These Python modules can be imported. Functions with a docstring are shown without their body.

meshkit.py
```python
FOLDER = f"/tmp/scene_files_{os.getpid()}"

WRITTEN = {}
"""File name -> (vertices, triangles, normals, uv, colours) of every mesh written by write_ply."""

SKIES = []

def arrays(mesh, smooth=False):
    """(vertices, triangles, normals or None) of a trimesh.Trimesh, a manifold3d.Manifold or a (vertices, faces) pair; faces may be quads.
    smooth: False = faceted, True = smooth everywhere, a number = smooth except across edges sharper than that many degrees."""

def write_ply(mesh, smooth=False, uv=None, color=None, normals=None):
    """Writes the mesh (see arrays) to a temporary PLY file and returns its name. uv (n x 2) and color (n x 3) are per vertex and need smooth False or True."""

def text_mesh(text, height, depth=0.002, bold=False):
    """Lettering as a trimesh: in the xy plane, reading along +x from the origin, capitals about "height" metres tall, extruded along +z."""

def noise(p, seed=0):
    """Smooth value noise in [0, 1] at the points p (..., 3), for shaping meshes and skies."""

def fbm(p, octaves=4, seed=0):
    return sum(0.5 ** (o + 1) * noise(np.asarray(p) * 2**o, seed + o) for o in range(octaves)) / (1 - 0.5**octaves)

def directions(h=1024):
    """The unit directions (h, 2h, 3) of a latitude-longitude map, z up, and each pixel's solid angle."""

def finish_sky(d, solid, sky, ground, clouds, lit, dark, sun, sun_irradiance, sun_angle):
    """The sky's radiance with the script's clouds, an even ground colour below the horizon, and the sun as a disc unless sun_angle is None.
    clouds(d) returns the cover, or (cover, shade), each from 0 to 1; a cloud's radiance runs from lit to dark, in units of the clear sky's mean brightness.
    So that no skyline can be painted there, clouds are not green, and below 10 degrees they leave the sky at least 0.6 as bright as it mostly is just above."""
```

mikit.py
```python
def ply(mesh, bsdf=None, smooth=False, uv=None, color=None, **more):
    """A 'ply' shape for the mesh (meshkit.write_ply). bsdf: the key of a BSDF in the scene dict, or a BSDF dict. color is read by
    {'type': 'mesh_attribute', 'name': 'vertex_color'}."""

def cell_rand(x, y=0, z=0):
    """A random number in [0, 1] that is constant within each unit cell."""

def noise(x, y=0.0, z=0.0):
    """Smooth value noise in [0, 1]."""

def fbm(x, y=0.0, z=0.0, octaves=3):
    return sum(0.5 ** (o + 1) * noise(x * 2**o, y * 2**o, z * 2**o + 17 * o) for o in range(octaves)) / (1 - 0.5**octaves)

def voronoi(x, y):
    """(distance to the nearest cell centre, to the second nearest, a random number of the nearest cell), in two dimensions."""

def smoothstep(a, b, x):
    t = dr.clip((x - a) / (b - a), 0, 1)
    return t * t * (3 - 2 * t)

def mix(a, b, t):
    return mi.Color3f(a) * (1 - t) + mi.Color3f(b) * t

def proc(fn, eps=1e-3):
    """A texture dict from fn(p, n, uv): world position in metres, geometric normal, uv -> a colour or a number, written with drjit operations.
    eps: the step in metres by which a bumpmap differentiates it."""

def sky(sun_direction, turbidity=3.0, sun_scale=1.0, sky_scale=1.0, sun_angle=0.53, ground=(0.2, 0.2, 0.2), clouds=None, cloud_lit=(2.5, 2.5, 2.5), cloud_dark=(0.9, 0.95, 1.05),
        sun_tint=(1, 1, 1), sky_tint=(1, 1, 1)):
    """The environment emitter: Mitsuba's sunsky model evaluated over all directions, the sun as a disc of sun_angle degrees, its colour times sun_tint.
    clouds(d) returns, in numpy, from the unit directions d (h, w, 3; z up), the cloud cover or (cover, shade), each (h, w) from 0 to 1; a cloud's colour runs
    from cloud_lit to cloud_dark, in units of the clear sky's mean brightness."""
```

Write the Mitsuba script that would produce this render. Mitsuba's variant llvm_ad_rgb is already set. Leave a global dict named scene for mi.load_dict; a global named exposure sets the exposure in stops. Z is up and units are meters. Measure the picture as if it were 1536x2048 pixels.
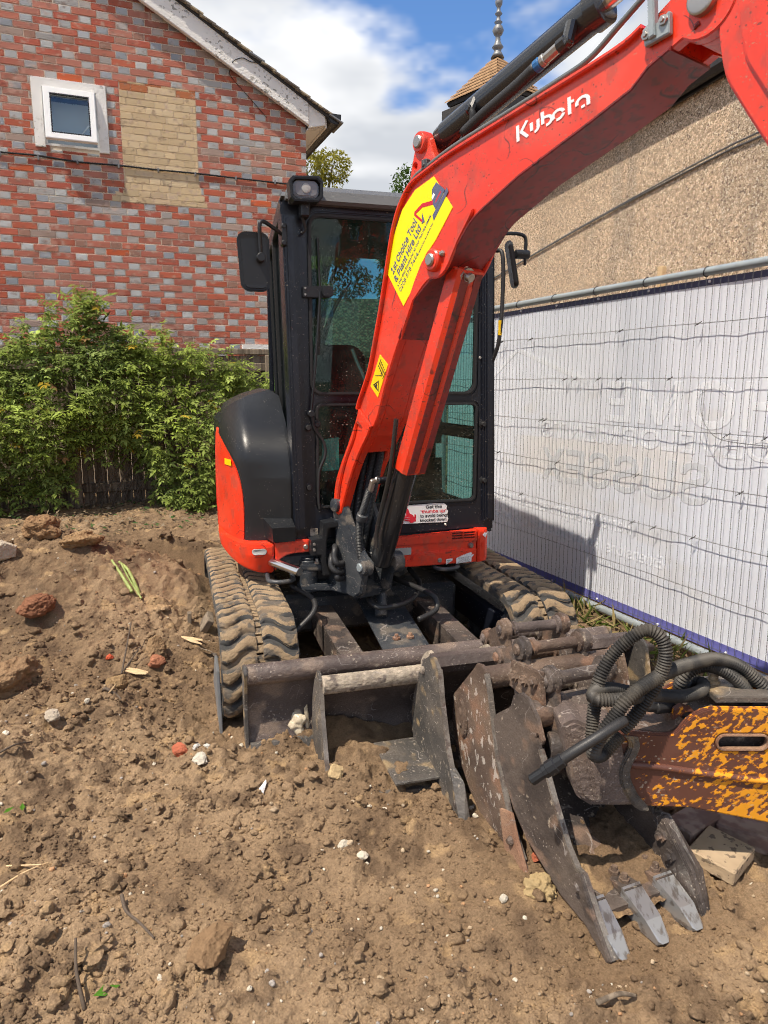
import math, numpy as np, trimesh, mitsuba as mi, drjit as dr, mikit, meshkit
from shapely.geometry import Polygon, LineString, Point, box as sbox
from shapely.ops import unary_union
from shapely import affinity
from mikit import noise, fbm, voronoi, cell_rand, smoothstep, mix, proc

T = mi.ScalarTransform4f
scene, labels = {'type': 'scene'}, {}

# ------------------------------------------------------------------ camera, sky, exposure
PITCH = math.radians(10.4)
EYE = np.array([0.0, 0.0, 1.4])
scene['camera'] = {'type': 'perspective', 'fov': 56.84, 'fov_axis': 'x', 'near_clip': 0.05, 'far_clip': 900.0,
                   'to_world': T().look_at(origin=EYE.tolist(), target=(EYE + [0, math.cos(PITCH), -math.sin(PITCH)]).tolist(), up=[0, 0, 1])}
SUN = np.array([-0.71, -0.70, 1.72])


def clouds(d):
    z = np.maximum(d[..., 2], 0.03) + 0.12
    p = np.stack([d[..., 0] / z * 1.15 + 6.838, d[..., 1] / z * 1.15 + 0.388, z * 0 + 0.5], -1)
    f = meshkit.fbm(p * 1.815, 6, 11)
    g = meshkit.fbm(p * 4.0 + 9.0, 5, 4)
    low = np.clip((0.62 - d[..., 2]) / 0.4, 0, 1)
    cover = np.clip((f + 0.16 * (g - 0.5) + 0.10 * low - 0.455) / 0.14, 0, 1)
    cover = cover * cover * (3 - 2 * cover)
    shade = np.clip((meshkit.fbm(p * 2.3 + 31.0, 5, 8) - 0.40) / 0.28, 0, 1)
    return cover, shade


scene['sky'] = mikit.sky(SUN.tolist(), turbidity=3.0, clouds=clouds, cloud_lit=(2.7, 2.7, 2.7), cloud_dark=(1.6, 1.68, 1.8), ground=(0.2, 0.17, 0.13), sun_tint=(0.94, 1.0, 1.09), sky_tint=(0.86, 1.06, 1.28))
exposure = 2.0

# ------------------------------------------------------------------ frames and shape helpers
class Frame:
    def __init__(s, o, ex, ey, ez=(0, 0, 1)):
        s.m = np.eye(4)
        s.m[:3, 0], s.m[:3, 1], s.m[:3, 2], s.m[:3, 3] = ex, ey, ez, o

    def __call__(s, mesh):
        mesh = mesh.copy()
        mesh.apply_transform(s.m)
        return mesh


def rot2(deg, o):
    a = math.radians(deg)
    return Frame(o, (math.cos(a), math.sin(a), 0), (-math.sin(a), math.cos(a), 0))


WORLD = Frame((0, 0, 0), (1, 0, 0), (0, 1, 0))
YAW = math.radians(16.3)
MACH = rot2(16.3, (-0.203, 3.989, 0))           # x right, y back, z up; the machine stands here
BOOM = Frame((-0.177, 3.184, 0), (0.588, -0.809, 0), (0.809, 0.588, 0))   # x out along the boom, y across its width


def number(key):
    if key not in scene and key not in labels:
        return key
    k = 1
    while f'{key}_{k:03d}' in scene or f'{key}_{k:03d}' in labels:
        k += 1
    return f'{key}_{k:03d}'


def thing(name, label, cat, group=None, kind=None):
    key = number(name)
    labels[key] = {'label': label, 'category': cat}
    if group: labels[key]['group'] = group
    if kind: labels[key]['kind'] = kind
    return key


def put(key, mesh, mat, fr=None, smooth=False, label=None, kind=None, color=None, uv=None, exact=False):
    if not exact: key = number(key)
    if isinstance(mesh, (list, tuple)): mesh = cat(mesh)
    if fr is not None: mesh = fr(mesh)
    scene[key] = mikit.ply(mesh, mat, smooth=smooth, color=color, uv=uv)
    if label or kind:
        labels[key] = {}
        if label: labels[key]['label'] = label
        if kind: labels[key]['kind'] = kind
    return key


def cat(ms):
    return ms[0] if len(ms) == 1 else trimesh.util.concatenate(ms)


def one(name, mesh, mat, label, category, fr=None, smooth=False, group=None, kind=None, color=None):
    key = thing(name, label, category, group, kind)
    if isinstance(mesh, (list, tuple)): mesh = cat(mesh)
    if fr is not None: mesh = fr(mesh)
    scene[key] = mikit.ply(mesh, mat, smooth=smooth, color=color)
    return key


def struct(name, mesh, mat, smooth=False, color=None, label=None):
    scene[name] = mikit.ply(mesh, mat, smooth=smooth, color=color)
    labels[name] = {'kind': 'structure', 'label': label, 'category': name.replace('_', ' ')}


def hull(p):
    return trimesh.convex.convex_hull(np.asarray(p, float))


def bx(x0, x1, y0, y1, z0, z1, c=0.004):
    c = min(c, abs(x1 - x0) * .3, abs(y1 - y0) * .3, abs(z1 - z0) * .3)
    p = []
    for x, sx in ((x0, 1), (x1, -1)):
        for y, sy in ((y0, 1), (y1, -1)):
            for z, sz in ((z0, 1), (z1, -1)):
                p += [(x + sx * c, y + sy * c, z), (x + sx * c, y, z + sz * c), (x, y + sy * c, z + sz * c)]
    return hull(p)


def cbox(center, size, c=0.004, rz=0.0, R=None):
    sx, sy, sz = size
    m = bx(-sx / 2, sx / 2, -sy / 2, sy / 2, -sz / 2, sz / 2, c)
    if rz: m.apply_transform(trimesh.transformations.rotation_matrix(rz, [0, 0, 1]))
    if R is not None: m.apply_transform(R)
    m.apply_translation(center)
    return m


def spline(pts, n=8, closed=False):
    p = np.asarray(pts, float)
    q = np.vstack([p[-1:], p, p[:2]]) if closed else np.vstack([2 * p[0] - p[1], p, 2 * p[-1] - p[-2]])
    out = []
    for i in range(1, len(q) - 2):
        a, b, c, d = q[i - 1:i + 3]
        for t in np.arange(n) / n:
            out.append(0.5 * (2 * b + (c - a) * t + (2 * a - 5 * b + 4 * c - d) * t * t + (3 * b - a - 3 * c + d) * t ** 3))
    if not closed: out.append(p[-1])
    return np.array(out)


def resample(p, step):
    p = np.asarray(p, float)
    s = np.concatenate([[0], np.cumsum(np.linalg.norm(np.diff(p, axis=0), axis=1))])
    t = np.linspace(0, s[-1], max(2, int(round(s[-1] / step)) + 1))
    return np.stack([np.interp(t, s, p[:, k]) for k in range(3)], 1), t


def tube(pts, r, n=10, cap=True, closed=False):
    p = np.asarray(pts, float)
    r = np.broadcast_to(np.asarray(r, float), (len(p),))
    t = np.gradient(p, axis=0) if not closed else np.roll(p, -1, 0) - np.roll(p, 1, 0)
    t /= np.linalg.norm(t, axis=1, keepdims=True) + 1e-12
    a = np.cross(t[0], [0, 0, 1.0] if abs(t[0][2]) < .9 else [1.0, 0, 0])
    a /= np.linalg.norm(a)
    rings, ang = [], np.arange(n) * 2 * np.pi / n
    for i in range(len(p)):
        a = a - t[i] * (a @ t[i])
        a /= np.linalg.norm(a) + 1e-12
        b = np.cross(t[i], a)
        rings.append(p[i] + r[i] * (np.cos(ang)[:, None] * a + np.sin(ang)[:, None] * b))
    v = np.vstack(rings)
    f, m = [], len(p)
    i, j = np.meshgrid(np.arange(m if closed else m - 1), np.arange(n), indexing='ij')
    i2 = (i + 1) % m
    q = np.stack([i * n + j, i * n + (j + 1) % n, i2 * n + (j + 1) % n, i2 * n + j], -1).reshape(-1, 4)
    f = np.vstack([q[:, [0, 1, 2]], q[:, [0, 2, 3]]])
    if cap and not closed:
        k = len(v)
        v = np.vstack([v, p[:1], p[-1:]])
        jj = np.arange(n)
        f = np.vstack([f, np.stack([np.full(n, k), (jj + 1) % n, jj], 1), np.stack([np.full(n, k + 1), (m - 1) * n + jj, (m - 1) * n + (jj + 1) % n], 1)])
    return trimesh.Trimesh(v, f, process=False)


def rod(a, b, r, n=20, bev=0.003):
    a, b = np.asarray(a, float), np.asarray(b, float)
    d = (b - a) / np.linalg.norm(b - a)
    return tube([a, a + d * 1e-5, a + d * bev, b - d * bev, b - d * 1e-5, b], [max(r - bev, r * .5)] * 2 + [r, r] + [max(r - bev, r * .5)] * 2, n)


def lathe(a, b, prof, n=20):
    """surface of revolution from a to b; prof = [(t along 0..1, radius)]"""
    a, b = np.asarray(a, float), np.asarray(b, float)
    return tube([a + (b - a) * (t + 1e-6 * k) for k, (t, r) in enumerate(prof)], [r for t, r in prof], n)


def prism(poly, a0, a1, axes='xzy', rnd=0.0):
    """polygon in the plane of the first two axes, extruded along the third from a0 to a1"""
    g = poly if hasattr(poly, 'exterior') or hasattr(poly, 'geoms') else Polygon(poly)
    g = g.buffer(0)
    if rnd: g = g.buffer(-rnd).buffer(2 * rnd).buffer(-rnd)
    ms = []
    for part in getattr(g, 'geoms', [g]):
        if part.area < 1e-9: continue
        ms.append(trimesh.creation.extrude_polygon(part, a1 - a0, engine='earcut'))
    m = cat(ms)
    v = m.vertices.copy()
    v[:, 2] += a0
    w = np.zeros_like(v)
    for k, c in enumerate(axes): w[:, 'xyz'.index(c)] = v[:, k]
    odd = axes in ('xzy', 'yxz', 'zyx')
    return trimesh.Trimesh(w, m.faces[:, ::-1] if odd else m.faces, process=False)


def plate(poly, a0, a1, axes='xzy', bev=0.004, rnd=0.0):
    """prism with bevelled rims: two thin inset layers outside a full middle"""
    g = poly if hasattr(poly, 'exterior') or hasattr(poly, 'geoms') else Polygon(poly)
    g = g.buffer(0)
    if rnd: g = g.buffer(-rnd).buffer(2 * rnd).buffer(-rnd)
    g = g.simplify(0.0008)
    import manifold3d as mf
    polys = []
    for part in getattr(g, 'geoms', [g]):
        polys.append(np.array(part.exterior.coords)[:-1])
        polys += [np.array(h.coords)[:-1] for h in part.interiors]
    cs = mf.CrossSection(polys, mf.FillRule.EvenOdd)
    h = a1 - a0
    b = min(bev, h * .4)
    mid = mf.Manifold.extrude(cs, h - 2 * b).translate((0, 0, b))
    inset = cs.offset(-b, mf.JoinType.Miter, 2.0)
    full = mid + mf.Manifold.extrude(inset, h)
    hb = b * .55
    ins2 = cs.offset(-b * .45, mf.JoinType.Miter, 2.0)
    full = full + mf.Manifold.extrude(ins2, h - 2 * hb).translate((0, 0, hb))
    me = full.to_mesh()
    v = np.array(me.vert_properties[:, :3], float)
    v[:, 2] += a0
    w = np.zeros_like(v)
    for k, c in enumerate(axes): w[:, 'xyz'.index(c)] = v[:, k]
    odd = axes in ('xzy', 'yxz', 'zyx')
    f = np.array(me.tri_verts)
    return trimesh.Trimesh(w, f[:, ::-1] if odd else f, process=False)


def rr(x0, x1, z0, z1, r):
    return sbox(x0 + r, z0 + r, x1 - r, z1 - r).buffer(r)


def ball(c, r, sub=2, s=(1, 1, 1)):
    m = trimesh.creation.icosphere(subdivisions=sub, radius=1.0)
    m.apply_scale(np.asarray(s, float) * r)
    m.apply_translation(c)
    return m


def stone(rng, c, size, rough=0.22, sub=2, flat=0.7, jag=False):
    m = trimesh.creation.icosphere(subdivisions=sub, radius=0.5)
    v = m.vertices
    o = rng.uniform(-50, 50, 3)
    k = 1 + rough * 2 * (meshkit.fbm(v * 3.0 + o, 3, 5) - 0.5) * 2
    v = v * k[:, None]
    if jag:
        for _ in range(7):
            n = rng.normal(size=3); n /= np.linalg.norm(n)
            h = rng.uniform(.28, .42)
            dd = v @ n
            v = v - np.maximum(dd - h, 0)[:, None] * n
    v = v * np.array([1, rng.uniform(.65, 1), flat * rng.uniform(.8, 1.1)]) * size
    a = rng.uniform(0, 6.28)
    R = trimesh.transformations.rotation_matrix(a, [0, 0, 1])[:3, :3] @ trimesh.transformations.rotation_matrix(rng.normal() * .3, [1, 0, 0])[:3, :3]
    m.vertices = v @ R.T + np.asarray(c)
    return m


# ------------------------------------------------------------------ materials
def two(b): return {'type': 'twosided', 'bsdf': b}


def prin(color, rough=0.5, metal=0.0, coat=0.0, spec=0.5, coat_gloss=0.8):
    d = {'type': 'principled', 'roughness': rough, 'metallic': metal, 'specular': spec}
    d['base_color'] = color if isinstance(color, dict) else {'type': 'rgb', 'value': list(color)}
    if coat: d['clearcoat'], d['clearcoat_gloss'] = coat, coat_gloss
    return d


def mat(name, color, rough=0.5, metal=0.0, coat=0.0, spec=0.5, bump=None, bscale=1.0, eps=1e-3):
    if callable(color): color = proc(color)
    if callable(rough): rough = proc(rough)
    b = prin(color, rough, metal, coat, spec)
    if bump is not None: b = {'type': 'bumpmap', 'arbitrary': proc(bump, eps), 'scale': bscale, 'bsdf': b}
    scene[name] = two(b)


def C(*a): return mi.Color3f(*a)


def n3(p, s, o=0.0): return noise(p.x * s + o, p.y * s + o * 1.7, p.z * s - o)
def f3(p, s, oct=3, o=0.0): return fbm(p.x * s + o, p.y * s + o * 1.7, p.z * s - o, oct)


def scratch(p, s, k, o, thr):
    """thin crooked lines: the zero crossings of a warped noise, broken up by another"""
    w = f3(p, s, 2, o)
    line = 1 - smoothstep(0.0, k, dr.abs(w - 0.5))
    return line * smoothstep(thr, thr + 0.06, n3(p, s * 1.3, o + 40))


def specks(p, s, o, thr):
    return smoothstep(thr, thr + 0.07, n3(p, s, o)) * smoothstep(0.45, 0.62, n3(p, s * 0.09, o + 7))


def red_fn(p, n, uv):
    c = mix((0.72, 0.040, 0.009), (0.64, 0.030, 0.009), f3(p, 5, 2))
    c = mix(c, C(0.62, 0.075, 0.045), 0.6 * smoothstep(0.50, 0.70, f3(p, 3.2, 4, 6.0)))
    c = mix(c, C(0.30, 0.055, 0.035), 0.45 * smoothstep(0.54, 0.72, fbm(p.x * 24, p.y * 24, p.z * 13, 4)))
    c = mix(c, C(0.09, 0.02, 0.015), 0.85 * scratch(p, 8.0, 0.011, 3.0, 0.57))
    c = mix(c, C(0.10, 0.03, 0.02), 0.7 * specks(p, 130.0, 11.0, 0.80))
    return mix(c, C(0.36, 0.20, 0.12), 0.55 * specks(p, 220.0, 23.0, 0.78))


def shaded_grimy_fn(p, n, uv):  # deep red base has underside shade painted in; grime and scratches over it
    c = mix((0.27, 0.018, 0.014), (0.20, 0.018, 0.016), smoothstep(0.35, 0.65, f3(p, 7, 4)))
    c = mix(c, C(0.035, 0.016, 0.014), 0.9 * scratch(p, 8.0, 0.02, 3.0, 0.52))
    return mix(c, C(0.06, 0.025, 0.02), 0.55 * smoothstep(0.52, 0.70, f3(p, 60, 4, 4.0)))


def cab_fn(p, n, uv):
    c = mix((0.006, 0.008, 0.014), (0.010, 0.012, 0.019), f3(p, 6, 2))
    c = mix(c, C(0.16, 0.14, 0.12), 0.5 * scratch(p, 11.0, 0.004, 5.0, 0.66))
    return mix(c, C(0.32, 0.28, 0.23), 0.7 * specks(p, 190.0, 31.0, 0.86))


def blk_fn(p, n, uv):
    c = mix((0.010, 0.011, 0.013), (0.018, 0.019, 0.021), f3(p, 9, 3))
    return mix(c, C(0.22, 0.19, 0.15), 0.5 * specks(p, 170.0, 2.0, 0.85))


def rubber_fn(p, n, uv):
    return mix((0.045, 0.044, 0.042), (0.17, 0.125, 0.08), smoothstep(0.46, 0.66, f3(p, 16, 4)))


def mud_fn(p, n, uv):
    c = mix((0.20, 0.14, 0.084), (0.28, 0.205, 0.125), f3(p, 22, 3))
    c = mix(c, C(0.085, 0.075, 0.064), 0.9 * smoothstep(0.55, 0.68, f3(p, 21, 4, 5.0)))
    return c * (0.8 + 0.4 * n3(p, 420))


def rust(a, b, c3, sc=7.0, dust=0.0, o=0.0, paint=None):
    def fn(p, n, uv):
        c = mix(a, b, smoothstep(0.32, 0.68, f3(p, sc, 4, o)))
        c = mix(c, C(*c3), smoothstep(0.56, 0.72, f3(p, sc * 1.7, 3, o + 4)))
        c = mix(c, C(0.30, 0.27, 0.25), 0.6 * scratch(p, 13.0, 0.010, o + 2.0, 0.55))
        c = mix(c, C(0.42, 0.36, 0.30), 0.5 * specks(p, 170.0, o + 3.0, 0.80))
        if dust: c = mix(c, C(0.42, 0.35, 0.27), 0.8 * smoothstep(0.64 - dust, 0.80 - dust, 0.6 * fbm(p.x * 70 + o, p.y * 70, p.z * 45, 4) + 0.4 * f3(p, 9, 3, o)))
        return c * (0.75 + 0.5 * n3(p, 260))
    return fn


def chips(p):
    a, b = 0.82 * p.x + 0.57 * p.z, 0.82 * p.z - 0.57 * p.x
    return 0.55 * fbm(a * 52, b * 92, p.y * 40, 6) + 0.25 * fbm(p.x * 120, p.y * 120, p.z * 120, 3) + 0.20 * fbm(p.x * 8, p.y * 8, p.z * 11, 3) + 0.15 * smoothstep(0.70, 1.0, p.x) - 0.05 * smoothstep(0.22, 0.12, p.z)


def yellow_fn(p, n, uv):
    # chipped yellow paint over brown primer, rust along the broken edges
    k = chips(p)
    under = mix((0.085, 0.030, 0.020), (0.14, 0.062, 0.044), f3(p, 14, 3))
    under = mix(under, C(0.40, 0.12, 0.02), 0.7 * smoothstep(0.59, 0.635, k))
    c = mix(under, C(0.68, 0.29, 0.018), smoothstep(0.636, 0.643, k))
    c = mix(c, C(0.05, 0.03, 0.025), 0.8 * scratch(p, 12.0, 0.012, 8.0, 0.5))
    return mix(c, C(0.50, 0.42, 0.32), 0.5 * specks(p, 130.0, 9.0, 0.82))


def soil_fn(p, n, uv):
    c = mix((0.160, 0.107, 0.064), (0.245, 0.170, 0.104), smoothstep(0.3, 0.7, fbm(p.x * 1.7, p.y * 1.7, 0.0, 3)))
    c = mix(c, C(0.100, 0.067, 0.043), 0.75 * smoothstep(0.50, 0.68, fbm(p.x * 11.0, p.y * 11.0, p.z * 11, 4)))
    c = mix(c, C(0.31, 0.21, 0.115), 0.75 * smoothstep(0.60, 0.74, fbm(p.x * 13.0 + 7, p.y * 13.0, p.z * 13, 3)))
    return c * (0.72 + 0.56 * noise(p.x * 300, p.y * 300, p.z * 300))


def soil_bump(p, n, uv):
    return fbm(p.x * 90, p.y * 90, p.z * 90, 4)


def pebble_fn(p, n, uv):
    d1, d2, r = voronoi(p.y * 78, p.z * 78)
    c = mix((0.34, 0.235, 0.15), (0.86, 0.67, 0.48), r)
    c = mix(c, C(0.88, 0.76, 0.60), smoothstep(0.86, 0.95, r))
    c = mix(c, C(0.20, 0.14, 0.10), smoothstep(0.93, 0.97, 1 - r))
    c = mix(c, C(0.27, 0.195, 0.13), 1 - smoothstep(0.02, 0.20, d2 - d1))
    c = c * (0.9 + 0.2 * fbm(p.y * 2.2, p.z * 2.2, 0.0, 3))
    return mix(c, c * C(0.80, 0.82, 0.85), smoothstep(0.50, 0.75, fbm(p.y * 5.0, p.z * 1.1, 3.0, 4)))


def pebble_bump(p, n, uv):
    d1, d2, r = voronoi(p.y * 78, p.z * 78)
    return smoothstep(0.0, 0.5, d2 - d1)


def mortar_fn(p, n, uv):
    return mix((0.66, 0.58, 0.46), (0.50, 0.42, 0.34), f3(p, 9, 3)) * (0.85 + 0.3 * n3(p, 200))


def stain_fn(p, n, uv):
    return mix((0.18, 0.11, 0.085), (0.46, 0.34, 0.28), smoothstep(0.4, 0.6, f3(p, 14, 2, 9)))


def white_fn(p, n, uv):
    c = mix((0.78, 0.77, 0.74), (0.66, 0.65, 0.62), f3(p, 6, 3))
    c = mix(c, C(0.30, 0.29, 0.26), smoothstep(0.60, 0.66, f3(p, 38, 3)) * smoothstep(0.42, 0.60, f3(p, 3.0, 2, 5)))
    return c


def banner_fn(p, n, uv):
    # vinyl seen from its back: the print of the front shows through as faint blocks of tone (uv in metres)
    x, z = uv.x, uv.y
    c = mix((0.745, 0.795, 0.885), (0.785, 0.825, 0.90), fbm(x * 1.4, z * 1.4, 0.0, 3))
    blue = smoothstep(1.28, 1.30, x) * (1 - smoothstep(1.62, 1.66, x)) * smoothstep(1.12, 1.16, z)
    c = mix(c, C(0.68, 0.73, 0.81), 0.7 * blue * smoothstep(0.25, 0.55, fbm(x * 5, z * 2.0, 2.0, 3)))
    cream = smoothstep(0.77, 0.785, z - 0.02 * x) * (1 - smoothstep(1.02, 1.035, z - 0.02 * x)) * smoothstep(0.2, 0.5, x) * (1 - smoothstep(1.86, 1.92, x))
    c = mix(c, C(0.79, 0.785, 0.78), 0.7 * cream)
    low = 1 - smoothstep(0.34, 0.37, z - 0.13 * (x - 0.9))
    c = mix(c, C(0.72, 0.755, 0.83), 0.7 * low)
    return mix(c, C(0.70, 0.70, 0.69), 0.4 * smoothstep(0.60, 0.75, fbm(x * 4.5, z * 9, 5.0, 4)) * (1 - smoothstep(1.25, 1.5, z)))


def wood_fn(p, n, uv):
    g = fbm(p.x * 55, p.y * 55, p.z * 2.2, 4)
    return mix((0.10, 0.077, 0.055), (0.24, 0.19, 0.14), smoothstep(0.3, 0.7, g))


def cutwood_fn(p, n, uv):
    g = fbm(p.x * 40, p.y * 40, p.z * 90, 3)
    return mix((0.50, 0.34, 0.18), (0.66, 0.48, 0.28), g)


def paver_fn(p, n, uv):
    c = mix((0.33, 0.24, 0.15), (0.46, 0.35, 0.23), f3(p, 24, 4))
    return mix(c, C(0.13, 0.10, 0.07), 0.85 * smoothstep(0.60, 0.68, f3(p, 60, 3, 8)))


def tile_fn(p, n, uv):
    return mix((0.18, 0.098, 0.048), (0.32, 0.195, 0.095), f3(p, 14, 4))


def galv_fn(p, n, uv):
    return mix((0.27, 0.31, 0.325), (0.38, 0.425, 0.435), f3(p, 26, 3))


def worn_fn(p, n, uv):
    return mix((0.40, 0.405, 0.41), (0.22, 0.20, 0.185), smoothstep(0.52, 0.72, fbm(p.x * 90, p.y * 25, p.z * 60, 4)))


mat('red_paint', red_fn, 0.30, coat=0.6)
mat('red_shaded_grimy', shaded_grimy_fn, 0.45, coat=0.2)  # shaded counterpart of the red paint: shade in the colour, plus grime
mat('cab_paint', cab_fn, 0.28, coat=0.3, spec=0.35)
mat('black_plastic', blk_fn, 0.36, spec=0.4)
mat('roof_plastic', lambda p, n, uv: mix((0.075, 0.077, 0.08), (0.12, 0.12, 0.12), f3(p, 7, 4)), 0.5)
mat('pipe_grey', (0.16, 0.175, 0.175), 0.4, metal=0.4)
mat('black_rubber', (0.018, 0.018, 0.019), 0.55)
mat('black_gloss', blk_fn, 0.16, coat=1.0)
mat('cast_black', rust((0.028, 0.033, 0.040), (0.055, 0.058, 0.062), (0.12, 0.105, 0.09), 9.0, 0.0, 12.0), 0.42)
mat('track_rubber', rubber_fn, 0.8)
mat('dry_mud', mud_fn, 0.95, bump=lambda p, n, uv: f3(p, 120, 3), bscale=0.006)
mat('rust_purple', rust((0.068, 0.052, 0.047), (0.130, 0.100, 0.087), (0.18, 0.135, 0.105), 7.0, 0.02, 1.0), 0.55, bump=lambda p, n, uv: f3(p, 90, 3), bscale=0.003)
mat('rust_dark', rust((0.046, 0.038, 0.035), (0.108, 0.086, 0.073), (0.17, 0.115, 0.085), 8.0, 0.02, 5.0), 0.5, bump=lambda p, n, uv: f3(p, 90, 3), bscale=0.003)
mat('rust_grey', rust((0.060, 0.056, 0.052), (0.115, 0.100, 0.086), (0.26, 0.19, 0.11), 8.0, 0.03, 8.0), 0.5, bump=lambda p, n, uv: f3(p, 90, 3), bscale=0.003)
mat('rust_brown', rust((0.085, 0.058, 0.044), (0.165, 0.115, 0.083), (0.20, 0.115, 0.075), 6.0, 0.015, 15.0), 0.6, bump=lambda p, n, uv: f3(p, 90, 3), bscale=0.003)
mat('rust_limed', lambda p, n, uv: mix(rust((0.085, 0.058, 0.044), (0.165, 0.115, 0.083), (0.20, 0.115, 0.075), 6.0, 0.0, 15.0)(p, n, uv), (0.44, 0.39, 0.34), 0.75 * smoothstep(0.60, 0.66, 0.75 * fbm(p.x * 70, p.y * 70, p.z * 34, 5) + 0.25 * fbm(p.x * 7, p.y * 7, p.z * 4, 3))), 0.65, bump=lambda p, n, uv: f3(p, 90, 3), bscale=0.003)
mat('edge_steel', rust((0.14, 0.122, 0.105), (0.22, 0.195, 0.17), (0.13, 0.10, 0.085), 20.0, 0.0, 3.0), 0.42, metal=0.3)
mat('rust_orange', rust((0.20, 0.105, 0.065), (0.28, 0.17, 0.11), (0.15, 0.10, 0.075), 9.0, 0.0, 19.0), 0.7)
mat('cement_dust', rust((0.22, 0.185, 0.145), (0.34, 0.29, 0.225), (0.11, 0.09, 0.078), 16.0, 0.10, 21.0), 0.9, bump=lambda p, n, uv: f3(p, 120, 3), bscale=0.006)
mat('worn_steel', worn_fn, 0.33, metal=0.7)
mat('bare_steel', (0.42, 0.40, 0.37), 0.38, metal=0.9)
mat('chrome', (0.72, 0.70, 0.68), 0.18, metal=1.0)
mat('galvanised', galv_fn, 0.42, metal=0.35)
mat('wire_steel', (0.16, 0.165, 0.17), 0.45, metal=0.6)
mat('hose_black', (0.022, 0.022, 0.023), 0.5)
mat('hose_dusty', lambda p, n, uv: mix((0.022, 0.021, 0.020), (0.065, 0.058, 0.048), smoothstep(0.4, 0.65, f3(p, 18, 3))), 0.6)
mat('yellow_chipped', yellow_fn, 0.45, bump=lambda p, n, uv: smoothstep(0.636, 0.643, chips(p)), bscale=0.0006)
mat('sticker_yellow', (0.86, 0.74, 0.0), 0.4)
mat('sticker_amber', (0.85, 0.55, 0.0), 0.4)
mat('sticker_white', (0.72, 0.71, 0.70), 0.5)
mat('sticker_grey', (0.36, 0.36, 0.35), 0.5)
mat('print_black', (0.02, 0.02, 0.02), 0.5)
mat('print_red', (0.55, 0.015, 0.03), 0.5)
mat('print_white', (0.82, 0.80, 0.80), 0.45)
mat('print_blue', (0.10, 0.11, 0.19), 0.5)
mat('soil', soil_fn, 1.0, spec=0.1, bump=soil_bump, bscale=0.010)
mat('pebbledash', pebble_fn, 0.9, spec=0.2, bump=pebble_bump, bscale=0.004)
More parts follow.
